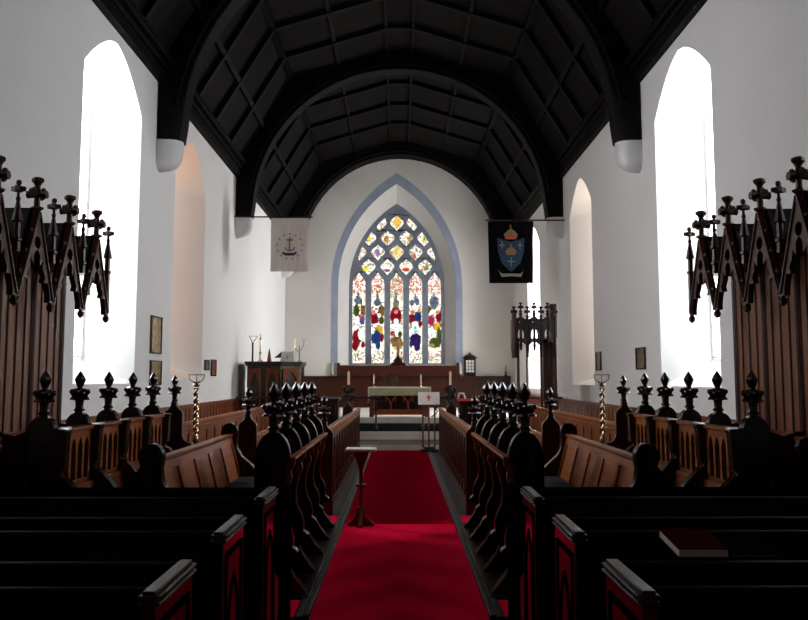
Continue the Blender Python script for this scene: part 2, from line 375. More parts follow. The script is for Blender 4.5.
ELL = [(358, 301, 3.5, 4, GRY), (358, 296, 1, 4, GRY), (356, 311, 3, 6, GRN), (361, 308, 1, 5, YEL), (361.5, 309, .8, 5, GRN), (363, 312, 2, 6, BRN), (357, 322, 3.5, 5, WHT), (362, 321, 2.5, 4, (.05, .03, .15)), (361, 316, 2, 2, PNK), (357, 337, 4.5, 8, RED), (355, 346, 3, 5, RED), (361, 334, 3, 6.5, WHT), (355, 328, 2.5, 3, WHT), (363, 345, 2, 3, RED),
 (377, 303, 3.5, 3.5, GRY), (377, 298, 1, 5, GRY), (381, 312, 3, 6, BRN), (374, 319, 4, 6, RED), (373, 313, 2, 2.2, PNK), (381, 321, 2.5, 4, GRN), (379, 316, 2, 2, WHT), (377.5, 326, 5, 2, WHT), (379, 331, 3.6, 5, YEL), (376, 338, 5, 6.5, BLU), (378, 346, 2, 4, BLU), (373, 331, 2, 3, WHT), (382, 338, 1.5, 4, RED),
 (396, 304, 3, 4, (.1, .1, .07)), (396, 297, 1, 5, GRY), (396, 317, 5.5, 9, RED), (396, 312, 2, 2.6, PNK), (396, 322, 2.5, 3, WHT), (396, 327, 6.5, 3, WHT), (393, 334, 3, 2.5, (.2, .03, .02)), (396, 341, 6, 4, BRN), (400, 335, 2, 3, GRN), (396, 334, 2, 2, WHT), (397, 347, 5, 3, (.3, .2, .06)),
 (412, 303, 2.5, 3, GRY), (417, 302, 2.5, 3.5, GRY), (415, 298, .9, 4, GRY), (412, 319, 3.4, 5, RED), (412, 313, 2, 2.2, PNK), (418, 317, 3.5, 5, BLU), (419, 311, 1.8, 2, YEL), (420, 324, 2, 3, RED), (414.5, 328, 4, 6, WHT), (415, 330, 1.8, 2.6, (.12, .35, .38)), (415.5, 340, 5.5, 6, PUR), (417, 347, 3, 4.5, PUR), (411, 344, 1.5, 4, PUR), (411, 326, 1.5, 3, (.3, .2, .1)),
 (434, 303, 4.2, 6, GRY), (434, 297, 1, 4, GRY), (429, 310, 1.5, 4, GRN), (439, 318, 3, 5, RED), (431, 321, 3.2, 5, (.22, .01, .04)), (438, 313, 2, 2, PNK), (431, 314, 2, 2, WHT), (437, 327, 3.8, 4, YEL), (431, 333, 3.4, 6, WHT), (435, 343, 5.5, 5, GRN), (439, 337, 2.2, 8, GRN), (434, 325, 1.8, 2, PNK), (432, 346, 3, 2, (.2, .14, .04))]
gv = []; gf = []; gc = []
st_ = .021; nx = int(3.30 / st_); nz = int(5.75 / st_)
idx = {}
def vid(i, j):
    if (i, j) not in idx: idx[(i, j)] = len(gv); gv.append((wx - 1.65 + i * st_, YE + .66, 2.0 + j * st_))
    return idx[(i, j)]
for i in range(nx):
    for j in range(nz):
        x = wx - 1.65 + (i + .5) * st_; z = 2.0 + (j + .5) * st_
        if inside(x, z, 1.66, 4.8, 7.75): gf.append((vid(i, j), vid(i + 1, j), vid(i + 1, j + 1), vid(i, j + 1))); gc.append(paint(x, z))
me = bpy.data.meshes.new('stained_glass_pane'); me.from_pydata(gv, [], gf)
at = me.color_attributes.new('Col', 'FLOAT_COLOR', 'CORNER')
k = 0
for f, c in zip(me.polygons, gc):
    for li in f.loop_indices: at.data[li].color = (c[0], c[1], c[2], 1)
me.materials.append(M['stained'])
go = bpy.data.objects.new('stained_glass', me); col.objects.link(go); go.parent = tr
portal((wx, YE + .9, 4.9), (PI / 2, 0, PI), 3.4, 5.9)
bpy.data.objects[-1] if False else None
# side dado panelling (boards with a cap)
def dado(sgn):
    m = MB()
    x0, x1 = sgn * WX, sgn * (WX - .04)
    m.box(x0, x1, 8.2, 16.3, 0, .97)
    y = 8.3
    while y < 16.2: m.box(x1, x1 - sgn * .012, y, y + .05, .12, .92); y += .28
    m.box(x0, sgn * (WX - .08), 8.2, 16.3, .95, 1.0)
    m.box(x0, x1, 16.3, 27.5, .13, .97); m.box(x0, sgn * (WX - .08), 16.3, 27.5, .95, 1.0)
    y = 16.4
    while y < 27.3: m.box(x1, x1 - sgn * .012, y, y + .05, .32 if y > 17.6 else .14, .92); y += .28
    struct(m.build('baseboard_' + ('left' if sgn < 0 else 'right'), 'oak_z'))
dado(-1); dado(1)
# ------------------------------------------------------------------ ROOF
P0 = (4.20, 6.5); P1 = (2.72, 8.95); P2 = (.32, 9.68)
prof = [(-P0[0], P0[1]), (-P1[0], P1[1]), (-P2[0], P2[1]), (P2[0], P2[1]), (P1[0], P1[1]), (P0[0], P0[1])]
up = [(x * 1.14, z + .35) for x, z in prof]
struct(MB().xz([(-4.75, 6.5)] + prof + [(4.75, 6.5)] + list(reversed(up)), Y0 - .3, YE + 1.).build('ceiling', 'boards'))
def along(p, q, t): return (p[0] + (q[0] - p[0]) * t, p[1] + (q[1] - p[1]) * t)
def offset_prof(d):
    out = []
    n = len(prof)
    for i, p in enumerate(prof):
        ns = []
        for a, b in ((i - 1, i), (i, i + 1)):
            if 0 <= a and b < n:
                dx, dz = prof[b][0] - prof[a][0], prof[b][1] - prof[a][1]; l = math.hypot(dx, dz); ns.append((dz / l, -dx / l))
        nx_, nz_ = sum(q[0] for q in ns), sum(q[1] for q in ns); l = math.hypot(nx_, nz_); c = (ns[0][0] * nx_ + ns[0][1] * nz_) / l
        out.append((p[0] + nx_ / l * d / c, p[1] + nz_ / l * d / c))
    return out
rib = prof + list(reversed(offset_prof(.11)))
rib2 = prof + list(reversed(offset_prof(.09)))
RG = 'ribs across the boarded roof'
Yr = [-.2, 1.9, 3.6, 5.0, 8.3, 9.9, 11.4, 14.6, 16.0, 17.5, 20.9, 22.6, 24.3]
rp = MB().xz(rib, -.06, .06)
rm = rp.mesh('roof_rib', 'roofwood')
for y in Yr:
    o = bpy.data.objects.new('roof_rib', rm); col.objects.link(o); o.location = (0, y, 0)
    tag(o, 'dark timber rib crossing the boarded roof between the arched trusses', 'roof rib', RG)
# purlins and wall plates
def run(name, label, x, z, w, h, ang, grp):
    c, s = math.cos(ang), math.sin(ang)
    pts = [(x + u * c - v * s, z + u * s + v * c) for u, v in ((-w, -h), (w, -h), (w, h), (-w, h))]
    tag(MB().xz(pts, Y0, YE).build(name, 'roofwood'), label, 'roof beam', grp)
ang = math.atan2(P1[1] - P0[1], P1[0] - P0[0])
for s, sn in ((-1, 'left'), (1, 'right')):
    for t, nm in ((.52, 'middle of the steep'),):
        p = along(P0, P1, t); run('roof_purlin', 'dark purlin running lengthwise along the %s slope on the %s' % (nm, sn), s * (p[0] - .03), p[1] - .03, .05, .05, s * ang, 'roof purlins')
    run('roof_purlin', 'dark purlin at the bend between steep and shallow roof slopes on the %s' % sn, s * (P1[0] - .02), P1[1] - .05, .07, .06, 0, 'roof purlins')
    p = along(P1, P2, .5); run('roof_purlin', 'dark purlin along the shallow upper roof slope on the %s' % sn, s * p[0], p[1] - .03, .04, .05, -s * .3, 'roof purlins')
    run('roof_purlin', 'dark narrow beam beside the ridge on the %s' % sn, s * .32, 9.64, .03, .06, 0, 'roof purlins')
    m = MB().box(s * 4.05, s * 3.93, Y0, YE, 6.44, 6.76).box(s * 4.05, s * 3.87, Y0, YE, 6.62, 6.70).box(s * 4.05, s * 3.80, Y0, YE, 6.74, 6.86)
    tag(m.build('wall_plate', 'roofwood', bevel=.01), 'moulded dark timber wall plate along the top of the %s wall' % sn, 'roof beam')
# arched trusses on corbels
BOSS = MB().lathe([(.085, .0), (.085, -.02), (.055, -.035), (.045, -.015), (.002, -.02)], (0, 0, 0), 12, axis='y').mesh('carved_boss', 'roofwood')
def truss(yc, a, label, hw=.2):
    t = thing('arched_truss', label, 'roof truss', (0, yc, 5.46), 0, 'arched roof trusses')
    c, h = 5.6 - 5.46, 3.62; n = 28
    inner = [(a * math.cos(PI * i / n), c + h * math.sin(PI * i / n)) for i in range(n + 1)]
    inner = [(3.66, 0), (3.62, .3)] + [p for p in inner if p[1] > .45] + [(-3.62, .3), (-3.66, 0)]
    outerp = [(-4.04, 0), (-4.04, 1.1), (-P1[0] - .05, P1[1] - 5.46 - .03), (-P2[0], P2[1] - 5.46 - .02), (P2[0], P2[1] - 5.46 - .02), (P1[0] + .05, P1[1] - 5.46 - .03), (4.04, 1.1), (4.04, 0)]
    MB().xz(inner + outerp, -hw, hw).build('arch_brace', 'roofwood', t, .02)
    # rounded mould following the arch and small carved bosses on the western face
    mo = MB(); pts = [(p[0] * .985, -hw - .02, (p[1] - c) * .985 + c + .0) for p in inner]
    pts = [((a + .12) * math.cos(PI * i / n), -hw - .01, c + (h + .12) * math.sin(PI * i / n)) for i in range(1, n)]
    mo.tube(pts, .035, 6); mo.build('arch_moulding', 'roofwood', t)
    for i in range(2, 43, 2):
        q = PI * i / 44; o = bpy.data.objects.new('carved_boss', BOSS); col.objects.link(o); o.parent = t
        o.location = ((a + .28) * math.cos(q) * .985, -hw - .005, c + (h + .24) * math.sin(q))
    return t
truss(12.9, 3.62, 'dark arched roof truss nearest the camera, springing beside the first tall windows')
truss(19.15, 3.62, 'dark arched roof truss above the two hanging flags')
truss(26.75, 3.45, 'dark arched roof truss framing the east wall above the stained glass', .3)
truss(6.5, 3.62, 'dark arched roof truss directly over the canopied stalls')
for yc, w in ((12.9, 'under the nearest visible truss'), (19.15, 'under the truss beside the flags'), (26.75, 'in the east wall corner'), (6.5, 'above the canopied stalls')):
    for s, sn in ((-1, 'left'), (1, 'right')):
        pr = [(0, 0)] + [(-.40 * math.cos(PI / 2 * i / 8), -.52 + .0 - .0 + (-.0)) for i in ()]
        pts = [(s * 4.05, yc - .21)]
        m = MB()
        lv = []
        for z, k in ((0, 1), (-.22, 1), (-.34, .93), (-.42, .78), (-.48, .5), (-.51, .08)):
            ring = [(s * 4.06, yc - .2 * (.4 + .6 * k))] + [(s * (4.05 - .40 * k * math.sin(PI * i / 10) ** .5), yc - .2 * k * math.cos(PI * i / 10)) for i in range(11)] + [(s * 4.06, yc + .2 * (.4 + .6 * k))]
            lv.append([(x, y, 5.46 + z) for x, y in ring])
        nn = len(lv[0]); vs = [p for r_ in lv for p in r_]; fs = []
        for j in range(len(lv) - 1):
            for i in range(nn): fs.append((j * nn + i, j * nn + (i + 1) % nn, (j + 1) * nn + (i + 1) % nn, (j + 1) * nn + i))
        fs.append(tuple(range(nn))); fs.append(tuple((len(lv) - 1) * nn + i for i in range(nn)))
        m.add(vs, fs)
        tag(m.build('corbel', 'corbel'), 'white rounded plaster corbel on the %s wall %s' % (sn, w), 'corbel', 'corbels carrying the trusses')
# ------------------------------------------------------------------ FURNITURE PROTOTYPES
def poppy_mb():
    m = MB()
    m.lathe([(.036, 0), (.034, .018), (.047, .03), (.034, .042), (.031, .06), (.034, .105), (.050, .112), (.074, .112, .12), (.070, .124, .12), (.058, .134, .1), (.062, .150, .12), (.070, .175, .14), (.066, .192, .12), (.045, .204, .1), (.022, .208), (.020, .216)], (0, 0, 0), 24)
    m.lathe([(.018, .205), (.030, .232), (.044, .268), (.046, .278), (.034, .302), (.014, .333), (.002, .348)], (0, 0, 0), 6)
    for k in range(4):
        a = k * PI / 2; m.ball((.066 * math.cos(a), .066 * math.sin(a), .178), .022, 8)
        m.ball((.066 * math.cos(a), .066 * math.sin(a), .122), .013, 6)
        a += PI / 4; m.ball((.052 * math.cos(a), .052 * math.sin(a), .165), .020, 8)
    return m
POPPY = poppy_mb().mesh('poppyhead', 'dark_z')
def poppy(parent, x, y, z, sc=1.):
    o = bpy.data.objects.new('poppyhead', POPPY); col.objects.link(o); o.parent = parent; o.location = (x, y, z); o.scale = (sc,) * 3; return o
SP = .592
def arcade(y0, y1, z0, z1, n, x0, x1, top=.05):
    w = y1 - y0; holes = []
    pw = (w - .05) / n
    for i in range(n):
        c = y0 + .025 + pw * (i + .5); holes.append(lancet(c, pw * .33, z0 + .03, z1 - top - .09, z1 - top, 5))
    return MB().yz([[(y0, z0), (y1, z0), (y1, z1), (y0, z1)]] + holes, x0, x1)
def stall_row(label):
    """middle row: standards with poppyheads, pierced arcades, raked seat backs. +x faces the aisle"""
    t = thing('choir_stall_row', label, 'choir stalls', (0, 0, 0), 0, 'rows of choir stalls with poppyheads')
    s = [(-.09, 0), (.40, 0), (.40, .06), (.35, .10), (.33, .30), (.37, .40), (.43, .46), (.44, .52), (.40, .54), (.36, .50), (.17, .70), (.13, .72), (.165, .76), (.175, 1.0), (.185, 1.01), (.185, 1.03), (.09, 1.035)] + dome(0, .085, 1.035, .085)[1:]
    for i in range(5):
        y = i * SP
        e = MB().xz(s, y - .04, y + .04).build('stall_end', 'dark_z', t, .006)
        poppy(e, 0, y, 1.11, .93)
    for i in range(4):
        a, b = i * SP + .04, (i + 1) * SP - .04
        p = arcade(a, b, .62, 1.0, 4, .095, .115).build('arcade_panel', 'oak_y', t, .004)
        MB().box(.05, .065, a, b, .62, 1.0).build('backing_board', 'dark_z', p)
        rk = MB().xz([(.10, .62), (.125, .62), (.25, .27), (.225, .27)], a, b)
        for q in (0, 1, 2):
            y_ = a + .02 + q * (b - a - .04 - .03) / 2; rk.xz([(.125, .60), (.138, .60), (.255, .29), (.245, .29)], y_, y_ + .03)
        rk.xz([(.125, .62), (.138, .62), (.152, .58), (.139, .58)], a, b)
        rk.build('raked_seat_back', 'oak_y', t)
        MB().box(.12, .40, a, b, .24, .275).build('seat', 'oak_y', t, .004)
    MB().box(.04, .135, -.0, 4 * SP, 1.0, 1.03).build('top_rail', 'oak_y', t, .006)
    return t
def front_row(label):
    t = thing('front_stall_row', label, 'choir stalls', (0, 0, 0), 0, 'rows of choir stalls with poppyheads')
    s = [(-.13, 0), (.24, 0), (.24, .04), (.20, .09), (.14, .17), (.115, .22), (.13, .27), (.165, .28), (.185, .305), (.165, .33), (.145, .34), (.15, .40), (.13, .47), (.10, .52), (.085, .60), (.095, .70), (.085, .80), (.10, .92), (.125, .92)] + dome(0, .125, .93, .20)
    for i in range(5):
        y = i * SP
        e = MB().xz(s, y - .04, y + .04).build('stall_end', 'dark_z', t, .006)
        poppy(e, 0, y, 1.12)
        MB().xz([(.085, .93), (.155, .93), (.150, .89), (.125, .85), (.135, .81), (.115, .76), (.10, .70), (.085, .70)], y - .02, y + .02).build('rail_bracket', 'oak_z', e)
    for i in range(4):
        a, b = i * SP + .04, (i + 1) * SP - .04
        arcade(a, b, .30, .92, 3, .02, .045).build('arcade_panel', 'dark_z', t, .004)
        MB().box(-.12, -.10, a, b, .05, .9).build('back_board', 'dark_z', t)
        MB().box(-.10, .02, a, b, .27, .30).build('seat', 'dark_x', t)
    MB().box(.11, .16, -.04, 4 * SP + .04, .93, .955).build('top_rail', 'oak_y', t, .008)
    MB().box(-.14, .27, -.1, 4 * SP + .1, 0, .03).build('base_plinth', 'dark_x', t, .005)
    return t
def bench(label):
    t = thing('choir_bench', label, 'bench', (0, 0, 0), 0, 'low choir benches with round topped ends')
    s = [(-.10, 0), (.36, 0), (.34, .2), (.36, .40), (.42, .47), (.42, .53), (.38, .56), (.26, .58), (.20, .64), (.13, .70), (.085, .78), (.075, .86), (.085, .93)] + dome(0, .085, .95, .09) + [(-.085, .93), (-.07, .88), (-.10, .84)]
    for y in (0, 2.55):
        MB().xz(s, y - .04, y + .04).build('bench_end', 'dark_z', t, .006)
    rk = MB().xz([(-.02, .90), (.01, .90), (.13, .42), (.10, .42)], .04, 2.51)
    n = 5
    for q in range(n + 1):
        y = .04 + q * (2.47 - .05) / n; rk.xz([(.01, .89), (.026, .89), (.146, .44), (.13, .44)], y, y + .05)
    for z0, z1 in ((.89, .83), (.50, .44)):
        f = lambda z: .01 + (.90 - z) * .25
        rk.xz([(f(z0), z0), (f(z0) + .016, z0), (f(z1) + .016, z1), (f(z1), z1)], .04, 2.51)
    rk.build('raked_back', 'oak_y', t)
    MB().box(-.045, .04, .04, 2.51, .90, .925).build('top_rail', 'oak_y', t, .008)
    MB().box(.06, .40, .04, 2.51, .40, .44).build('seat', 'dark_x', t, .004)
    MB().box(.12, .40, .05, 2.50, .44, .50).build('seat_cushion', 'navy', t, .015)
    return t
def desk(label, h, base, arm, length, far=False, panel='oak_z'):
    """long choir desk starting at a poppyhead end"""
    t = thing('choir_desk', label, 'choir desk', (0, 0, 0), 0, 'long panelled choir desks')
    r = h
    s = [(-.10, 0), (.31 if arm else .10, 0), (.31 if arm else .10, r - .48), (.27 if arm else .10, r - .455), (.17 if arm else .10, r - .45), (.12 if arm else .10, r - .42), (.10, r - .36), (.10, r - .13), (.085, r - .10), (.05, r - .07), (.032, r - .04), (.03, r), (-.03, r), (-.032, r - .04), (-.05, r - .07), (-.085, r - .10), (-.10, r - .13)]
    e = MB().xz(s, -.035, .035).build('desk_end', 'mahogany', t, .007); poppy(e, 0, 0, r - .01, .87)
    if far:
        s2 = [(x - .2, z) for x, z in s]
        e = MB().xz(s2, length - .035, length + .035).build('desk_end', 'dark_z', t, .007); poppy(e, -.2, length, r - .01, .87)
    zt = far and .885 or (r - .28)
    b = MB().box(-.0, .03, .03, length, 0, zt)
    n = int(length / .42)
    for q in range(n + 1):
        y = .035 + q * (length - .09) / n; b.box(.03, .045, y, y + .05, .05, zt - .01)
    b.box(.03, .045, .03, length, zt - .10, zt).box(.03, .05, .03, length, .0, .10)
    b.build('front_panelling', panel, t)
    if far:
        for q in range(n):
            y = .035 + (q + .5) * (length - .09) / n
            MB().yz([lancet(y + .02, .12, .22, .55, .70), lancet(y + .02, .095, .245, .54, .67)], .03, .042).build('carved_arch', 'mahogany', t)
    MB().xz([(-.30, zt - .16), (-.02, zt - .03), (-.02, zt - .01), (-.30, zt - .14)], .03, length).build('book_slope', 'dark_x', t)
    MB().box(.0, .06, .03, length, zt, zt + .02).box(.01, .045, .03, length, zt + .02, zt + .035).box(.045, .06, .03, length, zt - .05, zt - .03).build('cap_rail', 'oak_y', t, .004)
    return t
# left side first, right side is the same furniture turned to face it
LFT, RGT = 0, PI
a = front_row('dark front row of stalls with five large poppyheads left of the red aisle'); a.location = (-.88, 5.52, 0)
dup(a, (.88, 5.52 + 4 * SP, 0), RGT, 'dark front row of stalls with five large poppyheads right of the red aisle')
a = stall_row('middle row of stalls with pierced arcaded backs, in front of the left canopied stalls'); a.location = (-2.44, 5.41, .12)
dup(a, (2.44, 5.41 + 4 * SP, .12), RGT, 'middle row of stalls with pierced arcaded backs, in front of the right canopied stalls')
a = bench('low bench with panelled brown raked back between the left stall rows'); a.location = (-1.75, 5.60, 0)
dup(a, (1.75, 5.60 + 2.55, 0), RGT, 'low bench with panelled brown raked back between the right stall rows')
def desk_pair(x, h, base, arm, length, far, lab, panel='oak_z'):
    a = desk('long %s on the left side' % lab, h, base, arm, length, far, panel); a.location = (-x, 8.7, base)
    # the right hand one is built mirrored so its poppyhead end also faces the nave
    t = thing('choir_desk', 'long %s on the right side' % lab, 'choir desk', (x, 8.7, base), 0, 'long panelled choir desks')
    def mir(o, par):
        me = o.data.copy(); 
        for v in me.vertices: v.co.x = -v.co.x
        me.flip_normals()
        c = bpy.data.objects.new(o.name.split('.')[0], me); col.objects.link(c); c.parent = par; c.location = (-o.location.x, o.location.y, o.location.z); c.scale = o.scale
        for md in o.modifiers:
            b = c.modifiers.new('Bevel', 'BEVEL'); b.width = md.width; b.segments = 2; b.limit_method = 'ANGLE'; b.angle_limit = .7
        for ch in o.children: mir(ch, c)
    for o in list(a.children): mir(o, t)
desk_pair(.83, 1.02, 0, False, 6.95, True, 'panelled choir desk bordering the red aisle', 'mahogany')
desk_pair(1.67, 1.11, 0, False, 6.6, False, 'middle choir desk with a poppyhead end')
desk_pair(2.49, 1.24, 0, True, 6.6, False, 'rear choir desk, nearest the wall, with a stepped poppyhead end')
# ---- canopied stalls
CW = .645
def fleuron(m, x, y, z, k=1.):
    """cross shaped finial, base at z"""
    m.lathe([(.030 * k, -.02 * k), (.024 * k, .04 * k), (.042 * k, .055 * k, .2), (.042 * k, .068 * k, .2), (.022 * k, .08 * k), (.021 * k, .23 * k), (.030 * k, .25 * k), (.042 * k, .262 * k, .15), (.040 * k, .285 * k, .15), (.024 * k, .295 * k)], (x, y, z), 12)
    for q in range(4):
        a = q * PI / 2; c_, s_ = math.cos(a), math.sin(a)
        m.tube([(x, y, z + .165 * k), (x + .05 * k * c_, y + .05 * k * s_, z + .165 * k), (x + .072 * k * c_, y + .072 * k * s_, z + .165 * k)], [.024 * k, .027 * k, .031 * k], 8)
        m.ball((x + .045 * k * c_, y + .045 * k * s_, z + .195 * k), .020 * k, 6)
    return m
def canopy_row(label, n=5):
    """canopied stalls; x=0 canopy front, -x towards wall; y from 0 (east end) down to -n*CW"""
    t = thing('canopied_stall_row', label, 'canopied stalls', (0, 0, 0), 0, 'canopied stalls against the side walls')
    L = n * CW; B = -.45
    bk = MB().box(B - .06, B, -L, .04, 0, 2.5)
    bk.build('back_boards', 'board', t, 0)
    y = -L; q = 0; mo = MB()
    while y < .03:
        big = q % 4 == 0
        for dy in ((0,) if not big else (-.035, 0, .035)):
            r = .017 if big and dy == 0 else .008
            mo.lathe([(r, .72), (r, 2.15), (r * 1.5, 2.18), (r, 2.2), (r, 2.3)], (B + .006, y + dy, 0), 6)
        y += CW / 4; q += 1
    mo.build('upright_mouldings', 'canopy', t)
    MB().box(B - .06, B + .10, -L, .05, .66, .70).build('elbow_ledge', 'oak_y', t, .006)
    # arms / dividers
    sp = [(B, 0), (B + .30, 0), (B + .28, .1), (B + .30, .30), (B + .36, .42), (B + .36, .56), (B + .40, .66), (B + .38, .72), (B + .30, .74), (B + .18, .70), (B + .06, .74), (B, .74)]
    for i in range(n + 1):
        MB().xz(sp, -i * CW - .03, -i * CW + .03).build('stall_arm', 'dark_z', t, .006)
    for i in range(n): MB().box(B, B + .34, -(i + 1) * CW + .03, -i * CW - .03, .14, .18).build('seat', 'dark_x', t, .004)
    Z = 1.80 # pendant foot above the platform (z .30)
    # roof slab, soffit, frieze behind the gables
    MB().box(-.50, -.06, -L, .02, 2.26, 2.29).build('canopy_soffit', 'canopy', t, .004)
    for i in range(n):
        c = -(i + .5) * CW; w = CW / 2 - .005
        MB().yz([(c - w, 2.27), (c + w, 2.27), (c + w, 2.32), (c + .03, 2.62), (c - .03, 2.62), (c - w, 2.32)], -.50, -.032).build('gablet_roof', 'roofwood', t)
    for i in range(n):
        c = -(i + .5) * CW; w = CW / 2
        # gable with cusped arch
        z0 = Z + .05
        ap = 2.57
        cus = []
        def arcpts(k):
            pts = []
            N = 24
            for j in range(N + 1):
                a_ = PI * j / N
                rr = 1 + .0 
                x_ = math.cos(a_); z_ = math.sin(a_)
                pts.append((c + (w - .065) * x_ * (1 - .25 * z_), Z + .10 + .27 * z_ + .10 * (1 - abs(x_))))
            return pts
        A = arcpts(0)
        # cusps: pull points inwards at intervals
        A2 = []
        for j, p in enumerate(A):
            if j in (4, 9, 15, 20):
                A2.append((c + (p[0] - c) * .72, Z + .05 + (p[1] - Z - .05) * .80))
            else: A2.append(p)
        outline = [(c + w, z0 + .0), (c + w, z0 + .05), (c + .02, ap), (c - .02, ap), (c - w, z0 + .05), (c - w, z0)] + [(c - w + .065, z0)] + list(reversed(A2)) + [(c + w - .065, z0)]
        circ = [(c + .055 * math.cos(2 * PI * j / 10), 2.33 + .055 * math.sin(2 * PI * j / 10)) for j in range(10)]
        tri = [[(c + sg * q1, z1) for q1, z1 in ((.10, 2.20), (.155, 2.12), (.175, 2.04), (.115, 2.12))] for sg in (-1, 1)]
        g = MB().yz([outline, circ] + tri, -.03, .02).build('canopy_gable', 'canopy', t, .003)
        cop = MB()
        for sg in (-1, 1):
            for xx, rr in ((-.005, .030), (.022, .014)): cop.tube([(xx, c + sg * (w - .01), z0 + .02), (xx, c + sg * .01, ap + .02)], rr, 6)
            for j in range(1, 4):
                u = j / 4; cop.ball((.0, c + sg * (w * (1 - u) + .015), z0 + .03 + (ap - z0) * u), .026, 6)
        cop.build('gable_coping', 'canopy', g)
        fleuron(MB(), 0, c, ap - .02, 1.14).build('finial', 'canopy', g)
    for i in range(n + 1):
        y = -i * CW
        p = MB(); bx = 0
        p.lathe([(.006, Z - .03), (.030, Z - .01), (.036, Z + .02), (.022, Z + .04), (.022, Z + .06), (.034, Z + .08), (.034, Z + .10)], (0, y, 0), 8)
        if i: p.build('pendant', 'canopy', t); p = MB()
        p.lathe([(.032, Z + .1 if i == 0 else 2.2), (.030, 2.28), (.042, 2.29), (.042, 2.31), (.028, 2.32), (.028, 2.44), (.046, 2.45), (.040, 2.48), (.012, 2.62)], (bx, y, 0), 8)
        p.lathe([(.012, 2.60), (.020, 2.63), (.012, 2.65), (.012, 2.68), (.042, 2.69, .45), (.042, 2.725, .45), (.012, 2.735), (.020, 2.75, .2), (.018, 2.775, .2), (.003, 2.785)], (bx, y, 0), 12)
        p.build('pinnacle', 'canopy', t)
    return t
a = canopy_row('tall canopied stalls with crocketed gables and red boarded backs against the left wall'); a.location = (-3.05, 8.09, .30)
# right row: same but mirrored across the aisle
def mirror_tree(src, label):
    t = thing(src.name.split('.')[0], label, src['category'], (-src.location.x, src.location.y, src.location.z), 0, src.get('group'))
    cache = {}
    def mir(o, par):
        if o.data.name not in cache:
            me = o.data.copy()
            for v in me.vertices: v.co.x = -v.co.x
            me.flip_normals(); cache[o.data.name] = me
        c = bpy.data.objects.new(o.name.split('.')[0], cache[o.data.name]); col.objects.link(c); c.parent = par
        c.location = (-o.location.x, o.location.y, o.location.z); c.scale = o.scale
        for md in o.modifiers:
            b = c.modifiers.new('Bevel', 'BEVEL'); b.width = md.width; b.segments = 2; b.limit_method = 'ANGLE'; b.angle_limit = .7
        for ch in o.children: mir(ch, c)
    for o in list(src.children): mir(o, t)
    return t
mirror_tree(a, 'tall canopied stalls with crocketed gables and red boarded backs against the right wall')
# ---- pews
def pew(label):
    """+x away from the aisle; y 0 = west face"""
    t = thing('pew', label, 'pew', (0, 0, 0), 0, 'dark pews facing the altar')
    e = MB().yz([(0, 0), (.50, 0), (.50, .40), (.38, .46), (.38, .87), (0, .87)], .0, .05).build('pew_end', 'pewend', t, .006)
    c = MB().box(-.012, .05, -.005, .385, .87, .879).box(-.004, .045, -.003, .383, .879, .888).box(-.012, .05, -.005, .385, .888, .897).box(.002, .040, 0, .38, .897, .908)
    c.build('end_cap', 'pewcap', e, .003)
    k = MB().yz([[(.04, .08), (.34, .08), (.34, .82), (.04, .82)], [(.06, .10), (.32, .10), (.32, .80), (.06, .80)]], -.005, 0)
    k.yz([lancet(.19, .10, .14, .50, .72), lancet(.19, .082, .16, .50, .70)], -.005, 0)
    k.build('carved_moulding', 'pew', e)
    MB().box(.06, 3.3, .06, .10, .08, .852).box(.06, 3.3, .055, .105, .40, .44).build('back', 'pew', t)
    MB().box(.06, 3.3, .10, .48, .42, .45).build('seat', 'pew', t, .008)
    MB().yz([(-.20, .825), (.12, .86), (.12, .885), (-.20, .85)], .06, 3.3).build('book_ledge', 'pew', t, .006)
    MB().tube([(.06, -.20, .838), (3.3, -.20, .838)], .009, 8).tube([(.06, .115, .884), (3.3, .115, .884)], .008, 8).build('ledge_nosing', 'dark_x', t)  # glossier tubes added to draw thin highlight lines along the ledge edges
    MB().box(3.24, 3.3, 0, .40, 0, .87).build('pew_end', 'pew', t)
    return t
rows = [(2.18, 'nearest the camera'), (3.0, 'second from the front stalls'), (3.87, 'directly behind the front stalls')]
p0 = None
for s, sn in ((-1, 'left'), (1, 'right')):
    for y, nm in rows:
        lab = 'near black pew with moulded cap %s of the aisle, %s' % (sn, nm)
        if p0 is None: a = p0 = pew(lab); a.location = (.66, y, .014)
        if s > 0:
            if y == 2.18: p0.location = (.66, y, .014); p0['label'] = lab
            else: dup(p0, (.66, y, .014), 0, lab)
for y, nm in rows:
    p0['label'] = 'near black pew with moulded cap left of the aisle, %s' % nm
    p0.location = (.66, y, .014); mirror_tree(p0, p0['label'])
p0.location = (.66, 2.18, .014); p0['label'] = 'near black pew with moulded cap right of the aisle, nearest the camera'
# front kneeling desks closing the pew block
for s, sn in ((-1, 'left'), (1, 'right')):
    t = thing('kneeling_desk', 'dark long book desk closing the pews %s of the aisle' % sn, 'desk', (s * .68, 4.78, 0), 0, 'long desks in front of the pews')
    MB().box(0, s * 2.2, .10, .14, 0, .79).box(0, s * 2.2, .095, .145, .4, .46).build('front_board', 'pew', t)
    MB().box(0, s * 2.2, .0, .22, .79, .815).build('desk_top', 'pew', t, .008)
    MB().yz([(0, 0), (.24, 0), (.24, .84), (0, .84)], 0, s * .055).build('desk_end', 'pew', t, .006)
    MB().box(s * 2.15, s * 2.2, 0, .24, 0, .79).build('desk_end', 'pew', t)
